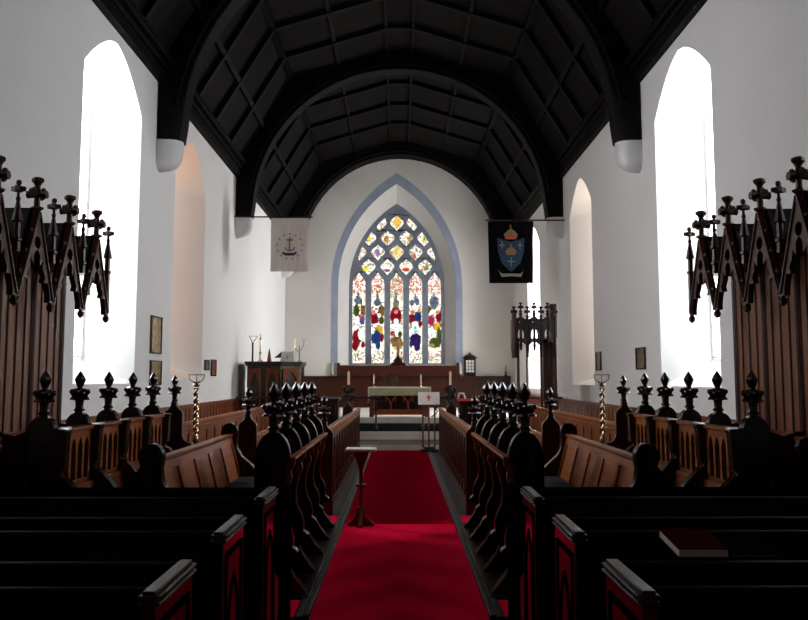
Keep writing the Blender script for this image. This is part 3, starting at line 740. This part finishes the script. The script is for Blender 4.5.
# books on the right hand ledge of the second pew
def book(label, name, mat, x, y, z, w, d, h, rz):
    t = thing(name, label, 'book', (x, y, z), rz); t.rotation_euler.x = math.atan2(.035, .32)
    MB().box(.004, w - .004, .004, d - .003, .004, h - .004).build('pages', 'paper', t)
    MB().box(0, w, 0, d, 0, .004).box(0, w, 0, d, h - .004, h).box(0, w, d - .004, d, 0, h).build('cover', mat, t, .001)
book('thick dark red hymn book lying on the pew ledge right of the aisle', 'hymn_book', 'bookred', .985, 2.815, .8665, .180, .235, .034, -.03)
book('thin black booklet lying beside the red hymn book', 'booklet', 'bookblack', 1.175, 2.82, .867, .18, .22, .011, 0)
# ---- twisted candle standards on the rear desks
def twist(label, x):
    t = thing('twisted_candle_standard', label, 'candle standard', (x, 8.70, .80), 0, 'twisted brass candle standards')
    m = MB(); n = 12; N = 70; H = .54
    vs = []; fs = []
    for j in range(N + 1):
        z = .05 + H * j / N; ph = 2 * PI * 7 * j / N
        for k in range(n):
            q = 2 * PI * k / n; r = .022 + .011 * math.cos(2 * (q - ph / 2)); vs.append((r * math.cos(q), r * math.sin(q), z))
    for j in range(N):
        for k in range(n): fs.append((j * n + k, j * n + (k + 1) % n, (j + 1) * n + (k + 1) % n, (j + 1) * n + k))
    m.add(vs, fs); m.build('twisted_shaft', 'brass', t)
    MB().lathe([(.055, -.04), (.055, -.02), (.035, 0), (.04, .02), (.03, .05), (.03, .06)], (0, 0, 0), 14).build('foot', 'brass', t)
    c = MB().lathe([(.02, .60), (.04, .62), (.03, .64), (.045, .655), (.02, .66)], (0, 0, 0), 12)
    c.build('collar', 'brass', t)
    b = MB()
    for sg in (-1, 1): b.tube([(0, 0, .655)] + [(sg * .08 * math.sin(PI / 2 * q / 5), 0, .70 - .045 * math.cos(PI / 2 * q / 5)) for q in range(1, 6)] + [(sg * .085, 0, .735)], .005, 6)
    b.tube([(0, 0, .66), (0, .0, .73)], .004, 6); b.tube([(-.09, 0, .735), (.09, 0, .735)], .005, 6)
    b.build('prongs', 'iron', t)
twist('twisted brass candle standard with iron prongs on the left rear desk end', -2.25)
twist('twisted brass candle standard with iron prongs on the right rear desk end', 2.25)
# ---- small music stand in the aisle
t = thing('wooden_lectern', 'slim brown wooden reading stand with flat pale top on the red carpet', 'reading stand', (-.39, 8.05, .012))
MB().xy([(-.155, -.13), (.155, -.13), (.155, .13), (-.155, .13)], .75, .775).build('top_board', 'paper', t, .006)
MB().xz([(-.012, .42), (.012, .42), (.020, .56), (.055, .66), (.085, .75), (-.085, .75), (-.055, .66), (-.020, .56)], -.02, .02).box(-.018, .018, -.018, .018, .10, .60).build('post', 'oak_z', t, .004)
MB().box(-.05, .05, -.05, .05, .39, .415).build('collar', 'oak_z', t, .004)
for k in range(4):
    a_ = k * PI / 2; m = MB().xz([(.0, .0), (.13, 0), (.14, .02), (.10, .05), (.055, .09), (.035, .17), (.0, .22)], -.016, .016)
    m.build('foot', 'oak_z', t, .004, rotz=a_)
# ---- east end furniture
# reredos panelling
def reredos():
    t = thing('reredos_panelling', 'dark brown panelled reredos along the east wall, raised behind the altar', 'wall panelling', (0, YE, .47))
    m = MB().box(-3.9, 3.9, -.06, 0, 0, 1.06)
    x = -3.88
    while x < 3.85: m.box(x, x + .05, -.075, -.06, .1, 1.02); x += .262
    m.box(-3.9, 3.9, -.075, -.06, .92, 1.04)
    m.build('panelling', 'mahogany', t)
    MB().box(-3.9, 3.9, -.16, 0, 1.06, 1.10).build('shelf', 'dark_x', t, .008)
    MB().box(-2.13, 2.04, -.20, -.08, 1.10, 1.44).box(-2.16, 2.07, -.24, -.06, 1.42, 1.47).box(-2.18, -2.08, -.22, -.06, 1.1, 1.56).box(1.99, 2.09, -.22, -.06, 1.1, 1.56).build('raised_gradine', 'mahogany', t, .008)
    return t
reredos()
t = thing('altar_cross', 'gilt cross on a stepped gabled pedestal below the centre of the east window', 'cross', (-.05, YE - .15, 1.94))
MB().xz([(-.26, 0), (.26, 0), (.26, .05), (.20, .10), (.16, .10), (.13, .22), (.0, .36), (-.13, .22), (-.16, .10), (-.20, .10), (-.26, .05)], -.06, .06).build('pedestal', 'dark_z', t, .008)
MB().box(-.05, .05, -.02, .02, .30, .90).box(-.21, .21, -.019, .019, .66, .83).build('cross', 'oldbrass', t, .008)
# lattice cabinet
t = thing('lattice_cabinet', 'small dark gabled cabinet with white lattice door on the reredos shelf', 'cabinet', (2.47, YE - .10, 1.57))
MB().box(-.20, .20, -.05, .05, 0, .12).box(-.20, -.15, -.05, .05, .12, .62).box(.15, .20, -.05, .05, .12, .62).box(-.20, .20, -.05, .05, .56, .62).box(-.2, .2, .03, .05, .1, .6).build('case', 'dark_z', t, .004)
MB().xz([(-.25, .62), (.25, .62), (.25, .65), (.0, .79), (-.25, .65)], -.07, .06).ball((0, 0, .80), .03).build('roof', 'dark_z', t, .004)
MB().box(-.15, .15, -.02, .0, .12, .56).build('pane', 'lantern_glass', t)
m = MB()
for i in range(4):
    x = -.15 + i * .1; m.box(x - .008, x + .008, -.035, -.02, .12, .56)
for i in range(5):
    z = .12 + i * .11; m.box(-.15, .15, -.035, -.02, z - .008, z + .008)
m.build('lattice', 'dark_z', t)
# pale bottles/vases at gradine ends
def candle(label, x, y, z, hb, hc, r, mat='wax', name='candlestick', grp=None, hold='brass'):
    t = thing(name, label, 'candle', (x, y, z), 0, grp)
    MB().lathe([(r * 2, 0), (r * 2, .01), (r * 1.2, .03), (r * .8, hb * .4), (r * 1.6, hb * .5), (r * .8, hb * .6), (r * .9, hb - .02), (r * 2, hb - .01), (r * 2, hb)], (0, 0, 0), 12).build('holder', hold, t)
    MB().lathe([(r, hb), (r, hb + hc), (r * .3, hb + hc + .005), (r * .1, hb + hc + .02)], (0, 0, 0), 10).build('candle', mat, t)
    return t
candle('short white candle in a glass holder at the left end of the raised reredos', -2.33, YE - .1, 1.57, .08, .38, .035, 'linen', 'shelf_candle')
candle('short white candle in a glass holder at the right end of the raised reredos', 2.14, YE - .1, 1.57, .08, .38, .035, 'linen', 'shelf_candle')
candle('small dark candle holder on the right part of the reredos shelf', 3.72, YE - .1, 1.57, .14, .22, .03, 'oldbrass', 'shelf_candle', None, 'iron')
# altar
t = thing('altar_table', 'brown wooden altar table with a gothic arcaded front on the top step', 'altar', (0, 20.78, .47))
AW = .80
fm = MB().box(-.70, .70, 0, .05, .06, .17).box(-.70, .70, 0, .05, .62, .70).box(-.70, .70, -.01, .06, .17, .20)
def ribarch(cx, w, z0, sp_, h):
    p = lancet(cx, w, z0, sp_, h, 8)[1:] + [(cx - w, z0)]
    fm.tube([(x, .0, z) for x, z in p], .02, 6)
for i in range(-1, 2): ribarch(i * .46, .225, .18, .30, .58)
for i in (-1, 1): ribarch(i * .23, .12, .40, .46, .62)
for x in (-.23, .23, -.68, .68): fm.lathe([(.03, .18), (.02, .2), (.02, .36), (.03, .38)], (x, .01, 0), 8)
for x in (-.23, .0, .23, -.46, .46): fm.xz([(x - .05, .63), (x, .54), (x + .05, .63)], .0, .03)
fm.build('arcaded_front', 'oak_y', t)
MB().box(-.74, .74, .30, .32, .1, .68).build('inner_panel', 'dark_x', t)
for x in (-.74, .74):
    for y in (.02, .6): MB().box(x - .055, x + .055, y - .04, y + .05, 0, .72).build('leg', 'oak_z', t, .006)
MB().box(-.8, .8, -.04, .68, .72, .78).build('table_top', 'oak_y', t, .006)
t = thing('altar_cloth', 'white linen cloth with a green gold frontal band draped over the altar', 'altar cloth', (0, 20.78, 1.25))
MB().box(-.81, .81, -.055, .69, .001, .012).box(-.835, -.81, -.055, .69, -.40, .012).box(.81, .835, -.055, .69, -.25, .012).box(-.81, .81, -.06, -.048, -.03, .012).build('linen', 'linen', t, .004)
m = MB(); N = 40
vs = []
for i in range(N + 1):
    x = -.81 + 1.62 * i / N
    for z in (-.21, -.02): vs.append((x, -.066 + .006 * math.sin(i * 1.3) * (1 if z < -.1 else .2), z))
    for z in (-.02, -.21): vs.append((x, -.048 + .004 * math.sin(i * 1.3), z))
fs = []
for i in range(N):
    for q in range(4): fs.append((4 * i + q, 4 * i + (q + 1) % 4, 4 * i + 4 + (q + 1) % 4, 4 * i + 4 + q))
fs += [(0, 1, 2, 3), tuple(4 * N + q for q in range(4))]
m.add(vs, fs).build('frontal_band', 'frontal', t)
candle('slim white candle on the left side of the altar', -.69, 20.95, 1.262, .10, .23, .016, 'linen', 'altar_candle', 'altar candles')
candle('slim white candle on the right side of the altar', .57, 20.95, 1.262, .10, .23, .016, 'linen', 'altar_candle', 'altar candles')
t = thing('alms_dish', 'dull brown round dish standing upright behind the altar', 'dish', (-.22, 21.3, 1.262))
MB().lathe([(.002, .0), (.13, .012), (.17, .03), (.175, .045), (.17, .04), (.13, .025), (.002, .015)], (0, 0, .176), 24, axis='y').build('dish', 'dullwood', t)
# communion rails with wrought brackets
for s, sn in ((-1, 'left'), (1, 'right')):
    t = thing('communion_rail', 'dark communion rail with scrolled iron brackets on the %s of the altar steps' % sn, 'altar rail', (s * .45, 18.5, .322), 0, 'communion rails either side')
    MB().box(0, s * 3.4, -.05, .05, .69, .74).build('handrail', 'dark_x', t, .01)
    for i in range(4):
        x = s * (.10 + i * .62)
        p = MB().lathe([(.05, 0), (.03, .02), (.022, .06), (.022, .60), (.04, .62), (.022, .64), (.022, .69)], (x, 0, 0), 10)
        p.build('rail_post', 'iron', t)
        b = MB()
        for sg in (-1, 1):
            b.tube([(x, 0, .42)] + [(x + sg * (.02 + .16 * math.sin(PI / 2 * q / 8)), 0, .44 + .24 * (1 - math.cos(PI / 2 * q / 8))) for q in range(1, 9)], .013, 6)
            b.tube([(x + sg * (.13 + .045 * math.cos(q * .7)), 0, .60 + .045 * math.sin(q * .7)) for q in range(9)], .010, 6)
            b.ball((x + sg * .09, 0, .64), .028, 8)
        b.build('scroll_bracket', 'iron', t)
# tall candle holders at the choir end
for s, sn in ((-1, 'left'), (1, 'right')):
    t = thing('processional_candle', 'thick ivory candle on a dark ornate stand, %s of the altar steps' % sn, 'candle', (s * 1.04, 16.02, 0), 0, 'tall candles on dark stands')
    MB().lathe([(.13, 0), (.13, .03), (.05, .07), (.025, .12), (.022, .95), (.05, .98), (.03, 1.0), (.07, 1.06, .25), (.10, 1.14, .25), (.05, 1.18, .1), (.09, 1.24, .3), (.10, 1.30, .3), (.04, 1.34), (.045, 1.36)], (0, 0, 0), 20).build('stand', 'iron', t)
    MB().lathe([(.024, 1.36), (.024, 1.62), (.008, 1.625), (.003, 1.65)], (0, 0, 0), 12).build('candle', 'wax', t)
# clergy desks either side behind the candles
t = thing('prayer_desk', 'dark panelled prayer desk with a flat dark top at the left of the steps', 'desk', (-1.7, 16.02, 0))
MB().box(-.45, .45, 0, .4, 0, 1.06).box(-.40, -.05, -.015, 0, .15, .95).box(.05, .40, -.015, 0, .15, .95).build('body', 'dark_z', t, .006); MB().box(-.48, .48, -.04, .44, 1.06, 1.09).build('top', 'dark_x', t, .006)
t = thing('prayer_desk', 'dark panelled prayer desk with a red runner at the right of the steps', 'desk', (1.72, 16.02, 0))
MB().box(-.50, .45, 0, .4, 0, 1.04).box(-.45, -.05, -.015, 0, .15, .95).box(.05, .40, -.015, 0, .15, .95).build('body', 'dark_z', t, .006); MB().box(-.53, .48, -.04, .44, 1.04, 1.065).build('top', 'dark_x', t, .006)
tag(MB().box(1.18, 2.16, 15.965, 16.35, 1.066, 1.08).box(1.18, 2.16, 15.955, 15.972, 1.03, 1.08).build('red_runner', 'redcloth'), 'red cloth runner on the right prayer desk', 'cloth')
t = thing('white_box', 'small white folded card standing on the red runner', 'card', (1.27, 16.1, 1.081))
MB().xz([(-.08, 0), (-.06, .12), (.06, .12), (.10, 0), (.07, 0), (.045, .09), (-.03, .09), (-.045, 0)], 0, .08).build('card', 'linen', t)
# lectern with cloth
t = thing('book_stand', 'slender carved stand holding an open pale book before the right choir desks', 'lectern', (.60, 15.98, .013))
m = MB()
m.add([(x, y + .0, z) for x, y, z in ((-.22, 0, .95), (.22, 0, .95), (.22, .16, 1.20), (-.22, .16, 1.20), (-.22, .02, .94), (.22, .02, .94), (.22, .18, 1.19), (-.22, .18, 1.19))], [(0, 1, 2, 3), (7, 6, 5, 4), (0, 4, 5, 1), (1, 5, 6, 2), (2, 6, 7, 3), (3, 7, 4, 0)])
m.build('cloth_covered_rest', 'paper', t, .003)
m = MB(); m.add([(-.015, .035, 1.02), (.015, .035, 1.02), (.015, .115, 1.15), (-.015, .115, 1.15), (-.045, .07, 1.08), (.045, .07, 1.08), (.045, .09, 1.11), (-.045, .09, 1.11)], [(0, 1, 2, 3), (4, 5, 6, 7)])
m.v = [(x, y - .006, z) for x, y, z in m.v]; m.build('embroidered_cross', 'redcloth', t)
for x in (-.12, 0, .12): MB().lathe([(.03, .08), (.018, .12), (.018, .5), (.032, .52), (.018, .54), (.018, .92), (.03, .95)], (x, .08, 0), 8).build('leg', 'oak_z', t)
MB().lathe([(.20, 0), (.20, .03), (.12, .06), (.10, .09)], (0, .08, 0), 16).build('base', 'iron', t)
m = MB()
for sg in (-1, 1):
    m.tube([(sg * (.05 + .12 * math.sin(q * .4)), .03, .70 + .22 * (q / 8)) for q in range(9)], .012, 6); m.ball((sg * .16, .03, .90), .03)
m.build('scrolls', 'iron', t)
# cupboard/console at left with canted corner
t = thing('panelled_pulpit', 'tall dark panelled wooden pulpit with a canted corner against the left wall', 'pulpit', (0, 0, .31))
pl = [(-3.80, 19.45), (-2.95, 19.45), (-2.50, 19.85), (-2.50, 20.7), (-3.80, 20.7)]
def off(p, d):
    cx = sum(q[0] for q in p) / len(p); cy = sum(q[1] for q in p) / len(p); return [(cx + (q[0] - cx) * (1 + d), cy + (q[1] - cy) * (1 + d)) for q in p]
MB().xy(off(pl, -.02), .02, 1.5).build('body', 'dark_z', t, .006)
MB().xy(off(pl, .03), 1.49, 1.54).xy(off(pl, .07), 1.54, 1.60).build('cornice', 'dark_x', t, .008)
MB().xy(off(pl, .02), 0.013, .14).build('plinth', 'dark_x', t, .006)
for (ax, ay), (bx, by), nn in ((pl[0], pl[1], 2), (pl[1], pl[2], 1)):
    dx, dy = bx - ax, by - ay; l = math.hypot(dx, dy); ux, uy = dx / l, dy / l; nx_, ny_ = uy, -ux
    for q in range(nn):
        a0 = l * q / nn + .06; a1 = l * (q + 1) / nn - .06; cc = (a0 + a1) / 2; hw = (a1 - a0) / 2
        fr = [[(a0, .2), (a1, .2), (a1, 1.42), (a0, 1.42)], lancet(cc, hw - .05, .26, 1.0, 1.34)]
        MB().prism(fr, 0., .03, lambda u, v, w: (ax + ux * u + nx_ * w, ay + uy * u + ny_ * w, v)).build('arched_panel', 'oak_z', t, .004)
ZC = 1.912
t = thing('brass_candlestick', 'tall brass candlestick at the left of the pulpit top', 'candlestick', (-3.52, 19.75, ZC))
MB().lathe([(.07, 0), (.07, .02), (.03, .05), (.025, .2), (.04, .22), (.02, .25), (.018, .55), (.035, .57), (.015, .60), (.01, .68), (.003, .72)], (0, 0, 0), 14).build('shaft', 'brass', t)
t = thing('iron_bracket_stand', 'thin dark stand with a triangular arm beside the tall brass candlestick', 'stand', (-3.70, 19.7, ZC))
MB().box(-.02, .02, -.02, .02, 0, .48).build('post', 'iron', t)
MB().tube([(0, 0, .46), (-.09, 0, .64), (.12, 0, .64), (.02, 0, .50)], .012, 6).build('arm', 'iron', t)
t = thing('wooden_cone', 'pointed dark cone shaped ornament on the pulpit top', 'ornament', (-3.28, 19.7, ZC))
MB().lathe([(.06, 0), (.055, .05), (.035, .18), (.003, .34)], (0, 0, 0), 12).build('cone', 'oak_z', t)
t = thing('veiled_chalice', 'white veil with a small cross and dark point on the pulpit top', 'church linen', (-2.92, 19.95, ZC))
MB().xz([(-.13, 0), (.25, 0), (.22, .24), (-.07, .26)], -.03, .03).build('white_veil', 'linen', t, .006)
MB().xz([(-.27, .10), (-.10, .10), (-.08, .26)], -.05, -.03).build('dark_corner', 'iron', t)
MB().box(.055, .068, -.036, -.03, .04, .18).box(.02, .10, -.036, -.03, .11, .122).build('small_cross', 'silver', t)
t = thing('branched_candelabrum', 'small branched candelabrum with one gilt candle at the right of the pulpit top', 'candelabrum', (-2.56, 20.0, ZC))
MB().lathe([(.05, 0), (.05, .015), (.015, .03), (.012, .40), (.02, .41)], (0, 0, 0), 10).build('stem', 'silver', t)
MB().tube([(0, 0, .28), (.06, 0, .33), (.10, 0, .42), (.11, 0, .5)], .010, 6).tube([(.11, 0, .5), (.06, 0, .6)], .008, 6).tube([(.11, 0, .5), (.17, 0, .6)], .008, 6).tube([(0, 0, .22), (-.07, 0, .30), (-.10, 0, .36), (-.14, 0, .40)], .012, 6).build('branches', 'silver', t)
MB().lathe([(.03, .30), (.02, .34), (.016, .62), (.004, .66)], (-.12, 0, 0), 8).build('gilt_candle', 'brass', t)
# bishop's canopied chair at right
def throne():
    t = thing('canopied_chair', 'tall open chair with a pinnacled gothic canopy near the far right wall', 'canopied chair', (2.8, 16.5, .132))
    for x, w, y in ((-.34, .03, -.3), (-.16, .018, -.3), (.14, .02, -.3), (.42, .05, -.3)):
        MB().lathe([(w * 1.3, 0), (w, .08), (w, 1.0), (w * 1.4, 1.03), (w, 1.06), (w, 2.2)], (x, y, 0), 8).build('post', 'canopy', t)
    MB().box(.20, .46, -.22, .2, 0, 2.2).box(.36, .50, -.2, .2, 2.2, 2.92).build('back_board', 'canopy', t, .004)
    MB().box(-.38, .30, -.25, .2, .36, .42).build('seat', 'dark_x', t, .004)
    fr = [(-.42, 1.98), (.42, 1.98), (.42, 2.62), (-.42, 2.62)]
    holes = []
    for i in range(3):
        c = -.28 + i * .28; holes.append(lancet(c, .065, 2.14, 2.22, 2.36)); 
        holes.append([(c + .035 * math.cos(2 * PI * j / 8), 2.48 + .035 * math.sin(2 * PI * j / 8)) for j in range(8)])
    MB().xz([[(-.42, 2.05), (-.28, 2.14), (-.14, 2.02), (0, 2.14), (.14, 2.02), (.28, 2.14), (.42, 2.05), (.42, 2.56), (.28, 2.66), (.14, 2.56), (0, 2.66), (-.14, 2.56), (-.28, 2.66), (-.42, 2.56)]] + [[(x * 1., z + .05) for x, z in h] for h in holes], -.34, -.30).build('canopy_front', 'dark_z', t, .003)
    MB().box(-.42, -.38, -.30, .2, 1.95, 2.6).build('canopy_side', 'canopy', t)
    for i in range(7):
        x = -.42 + i * .14; z = 2.55 if i % 2 == 0 else 2.66
        p = MB().lathe([(.035, z - .75 + (.15 if i % 2 else 0)), (.02, z - .72), (.028, z - .6), (.028, z), (.04, z + .01), (.012, z + .15)], (x, -.34, 0), 8)
        fleuron(p, x, -.34, z + .04, .8 if i % 2 else .9); p.build('pinnacle', 'dark_z', t)
    for k_, x in enumerate((-.42,)):
        p = MB().lathe([(.06, 1.78), (.05, 1.84), (.055, 1.9), (.05, 2.7), (.02, 2.8)], (x, -.34, 0), 8); p.build('hanging_pendant', 'canopy', t)
throne()
# ---- flags
def rippled(w, h, amp, nw, mat, name, parent, taper=0.):
    m = MB(); N, K = 36, 12; vs = []; fs = []
    for side in (0, 1):
        for i in range(N + 1):
            for j in range(K + 1):
                x = w * (i / N - .5) * (1 - taper * j / K); z = -h * j / K; y = amp * math.sin(nw * 2 * PI * i / N) * (j / K) + (.006 if side else 0); vs.append((x, y, z))
    A = (N + 1) * (K + 1)
    for i in range(N):
        for j in range(K):
            q = (i * (K + 1) + j, (i + 1) * (K + 1) + j, (i + 1) * (K + 1) + j + 1, i * (K + 1) + j + 1)
            fs.append(q); fs.append(tuple(A + r for r in reversed(q)))
    for i in range(N):
        for j in (0, K): a_ = i * (K + 1) + j; b_ = a_ + K + 1; fs.append((a_, b_, b_ + A, a_ + A))
    for j in range(K):
        for i in (0, N): a_ = i * (K + 1) + j; fs.append((a_, a_ + 1, a_ + 1 + A, a_ + A))
    m.add(vs, fs); return m.build(name, mat, parent)
def star(cx, cz, r):
    return [(cx + (r if k % 2 == 0 else r * .42) * math.sin(2 * PI * k / 10), cz + (r if k % 2 == 0 else r * .42) * math.cos(2 * PI * k / 10)) for k in range(10)]
FY = 18.85
t = thing('anchor_flag', 'cream flag with a gold anchor and ring of stars hanging on the left', 'flag', (-2.68, FY, 5.40))
rippled(.93, 1.32, .010, 4, 'flagwhite', 'cloth', t)
an = MB().box(-.012, .012, -.03, -.012, -.82, -.52).box(-.08, .08, -.03, -.012, -.56, -.53).xz([(x_ + .0, z_) for x_, z_ in star(0, -.50, .03)], -.03, -.012)
an.prism([(.14 * math.sin(q * .25), -.68 - .14 * math.cos(q * .25)) for q in range(-5, 6)] + [(.115 * math.sin(q * .25), -.68 - .115 * math.cos(q * .25)) for q in range(5, -6, -1)], -.03, -.012, lambda u, v, w: (u, w, v))
an.build('anchor_emblem', 'gilt', t)
m = MB()
for k_ in range(13):
    a_ = 2 * PI * k_ / 13; m.xz(star(.31 * math.sin(a_), -.70 + .31 * math.cos(a_), .030), -.026, -.012)
m.build('star_ring', 'gilt', t)
MB().xz([(-.18, -.83), (-.10, -.86), (.10, -.86), (.17, -.83), (.17, -.88), (.10, -.93), (-.10, -.93), (-.18, -.88)], -.028, -.014).build('ribbon', 'ribbon', t)
t = thing('flag_pole', 'thin dark horizontal pole from the left wall holding the cream flag', 'flagpole', (-4.05, FY, 5.44), 0, 'horizontal flag poles')
MB().tube([(0, .02, 0), (1.92, .02, -.01)], .018, 8).build('pole', 'dark_x', t)
t = thing('shield_banner', 'black banner with blue shield and gold crowns hanging on the right', 'flag', (2.72, FY, 5.33))
rippled(1.12, 1.53, .008, 3, 'flagblack', 'cloth', t, .05)
MB().xz([(-.33, -.42), (-.20, -.46), (0, -.52), (.20, -.46), (.33, -.42), (.32, -.75), (.22, -1.05), (.0, -1.25), (-.22, -1.05), (-.32, -.75)], -.024, -.012).build('blue_shield', 'blue', t)
def crown(cx, cz, k, y0, y1):
    m = MB().xz([(cx - .13 * k, cz), (cx + .13 * k, cz), (cx + .17 * k, cz + .12 * k), (cx + .09 * k, cz + .20 * k), (cx, cz + .27 * k), (cx - .09 * k, cz + .20 * k), (cx - .17 * k, cz + .12 * k)], y0, y1)
    m.box(cx - .012, cx + .012, y0, y1, cz + .26 * k, cz + .36 * k).box(cx - .03, cx + .03, y0, y1, cz + .29 * k, cz + .31 * k); return m
c_ = crown(0, -.45, 1.0, -.034, -.024); c_.build('gold_crown', 'gilt', t)
MB().box(-.12, .12, -.037, -.034, -.45, -.42).build('crown_band', 'redcloth', t)
crown(0, -.84, .80, -.034, -.024).build('gold_crown', 'gilt', t)
for cx, cz, r in ((-.22, -.60, .07), (.22, -.60, .07), (0, -1.0, .09)):
    m = MB().box(cx - .010, cx + .010, -.032, -.024, cz - r * 1.3, cz + r); m.box(cx - r, cx + r, -.032, -.024, cz - .01, cz + .012); m.ball((cx, -.028, cz + r), .018, 6)
    m.build('silver_cross', 'silver', t)
MB().xz([(-.32, -1.18), (-.30, -1.24), (-.22, -1.30), (.22, -1.30), (.30, -1.24), (.32, -1.18), (.27, -1.30), (.24, -1.38), (0, -1.36), (-.24, -1.38), (-.27, -1.30)], -.03, -.018).build('silver_scroll', 'silver', t)
t = thing('flag_pole', 'thin dark horizontal pole from the right wall holding the black banner', 'flagpole', (4.05, FY, 5.36), 0, 'horizontal flag poles')
MB().tube([(0, .02, 0), (-1.95, .02, 0)], .018, 8).build('pole', 'dark_x', t)
# ---- wall plaques
def plaque(label, s, y0, y1, z0, z1, fm='dark_z', pm='plaque'):
    cy, cz = (y0 + y1) / 2, (z0 + z1) / 2
    t = thing('wall_plaque', label, 'wall plaque', (s * WX, cy, z0), 0, 'plaques on the side walls')
    h = z1 - z0; w = (y1 - y0) / 2
    MB().yz([[(-w, 0), (w, 0), (w, h), (-w, h)], [(-w + .025, .025), (w - .025, .025), (w - .025, h - .025), (-w + .025, h - .025)]], 0, -s * .035).build('frame', fm, t, .003)
    MB().box(0, -s * .02, -w + .025, w - .025, .025, h - .025).build('plate', pm, t)
plaque('tall engraved brass plaque, upper of the two beside the first left window', -1, 12.66, 13.22, 1.90, 2.52)
plaque('engraved brass plaque, lower of the two beside the first left window', -1, 12.68, 13.26, 1.38, 1.79)
plaque('small dark framed plate, first of two small ones beyond the second left window recess', -1, 16.22, 16.58, 1.66, 1.88, 'dark_z', 'kerb')
plaque('small brown framed plate, second of two small ones beyond the second left window recess', -1, 16.78, 17.2, 1.54, 1.90, 'dark_z', 'oak_z')
plaque('square engraved brass plaque beside the first right window', 1, 12.80, 13.28, 1.64, 2.01)
plaque('smaller engraved brass plaque between the two right windows', 1, 15.62, 16.0, 1.65, 2.03)
# ------------------------------------------------------------------ LIGHT, WORLD, CAMERA
w = bpy.data.worlds.new('overcast_sky'); scene.world = w; w.use_nodes = True
bg = w.node_tree.nodes['Background']; bg.inputs[0].default_value = (.97, .985, 1.0, 1); bg.inputs[1].default_value = 5.
cam = bpy.data.cameras.new('camera'); co = bpy.data.objects.new('camera', cam); col.objects.link(co)
cam.sensor_width = 36; cam.lens = 780 / 808 * 36; cam.clip_end = 200
co.location = (0, 0, 1.5)
co.rotation_euler = (PI / 2 + math.atan(68 / 780), 0, -math.atan(4.5 / 780))
scene.camera = co
vs_ = scene.view_settings; vs_.view_transform = 'Standard'; vs_.look = 'None'; vs_.gamma = 1; vs_.use_curve_mapping = False; vs_.exposure = 2.75
scene.cycles.max_bounces = 10; scene.cycles.diffuse_bounces = 6; scene.cycles.transparent_max_bounces = 12
scene.cycles.use_denoising = True
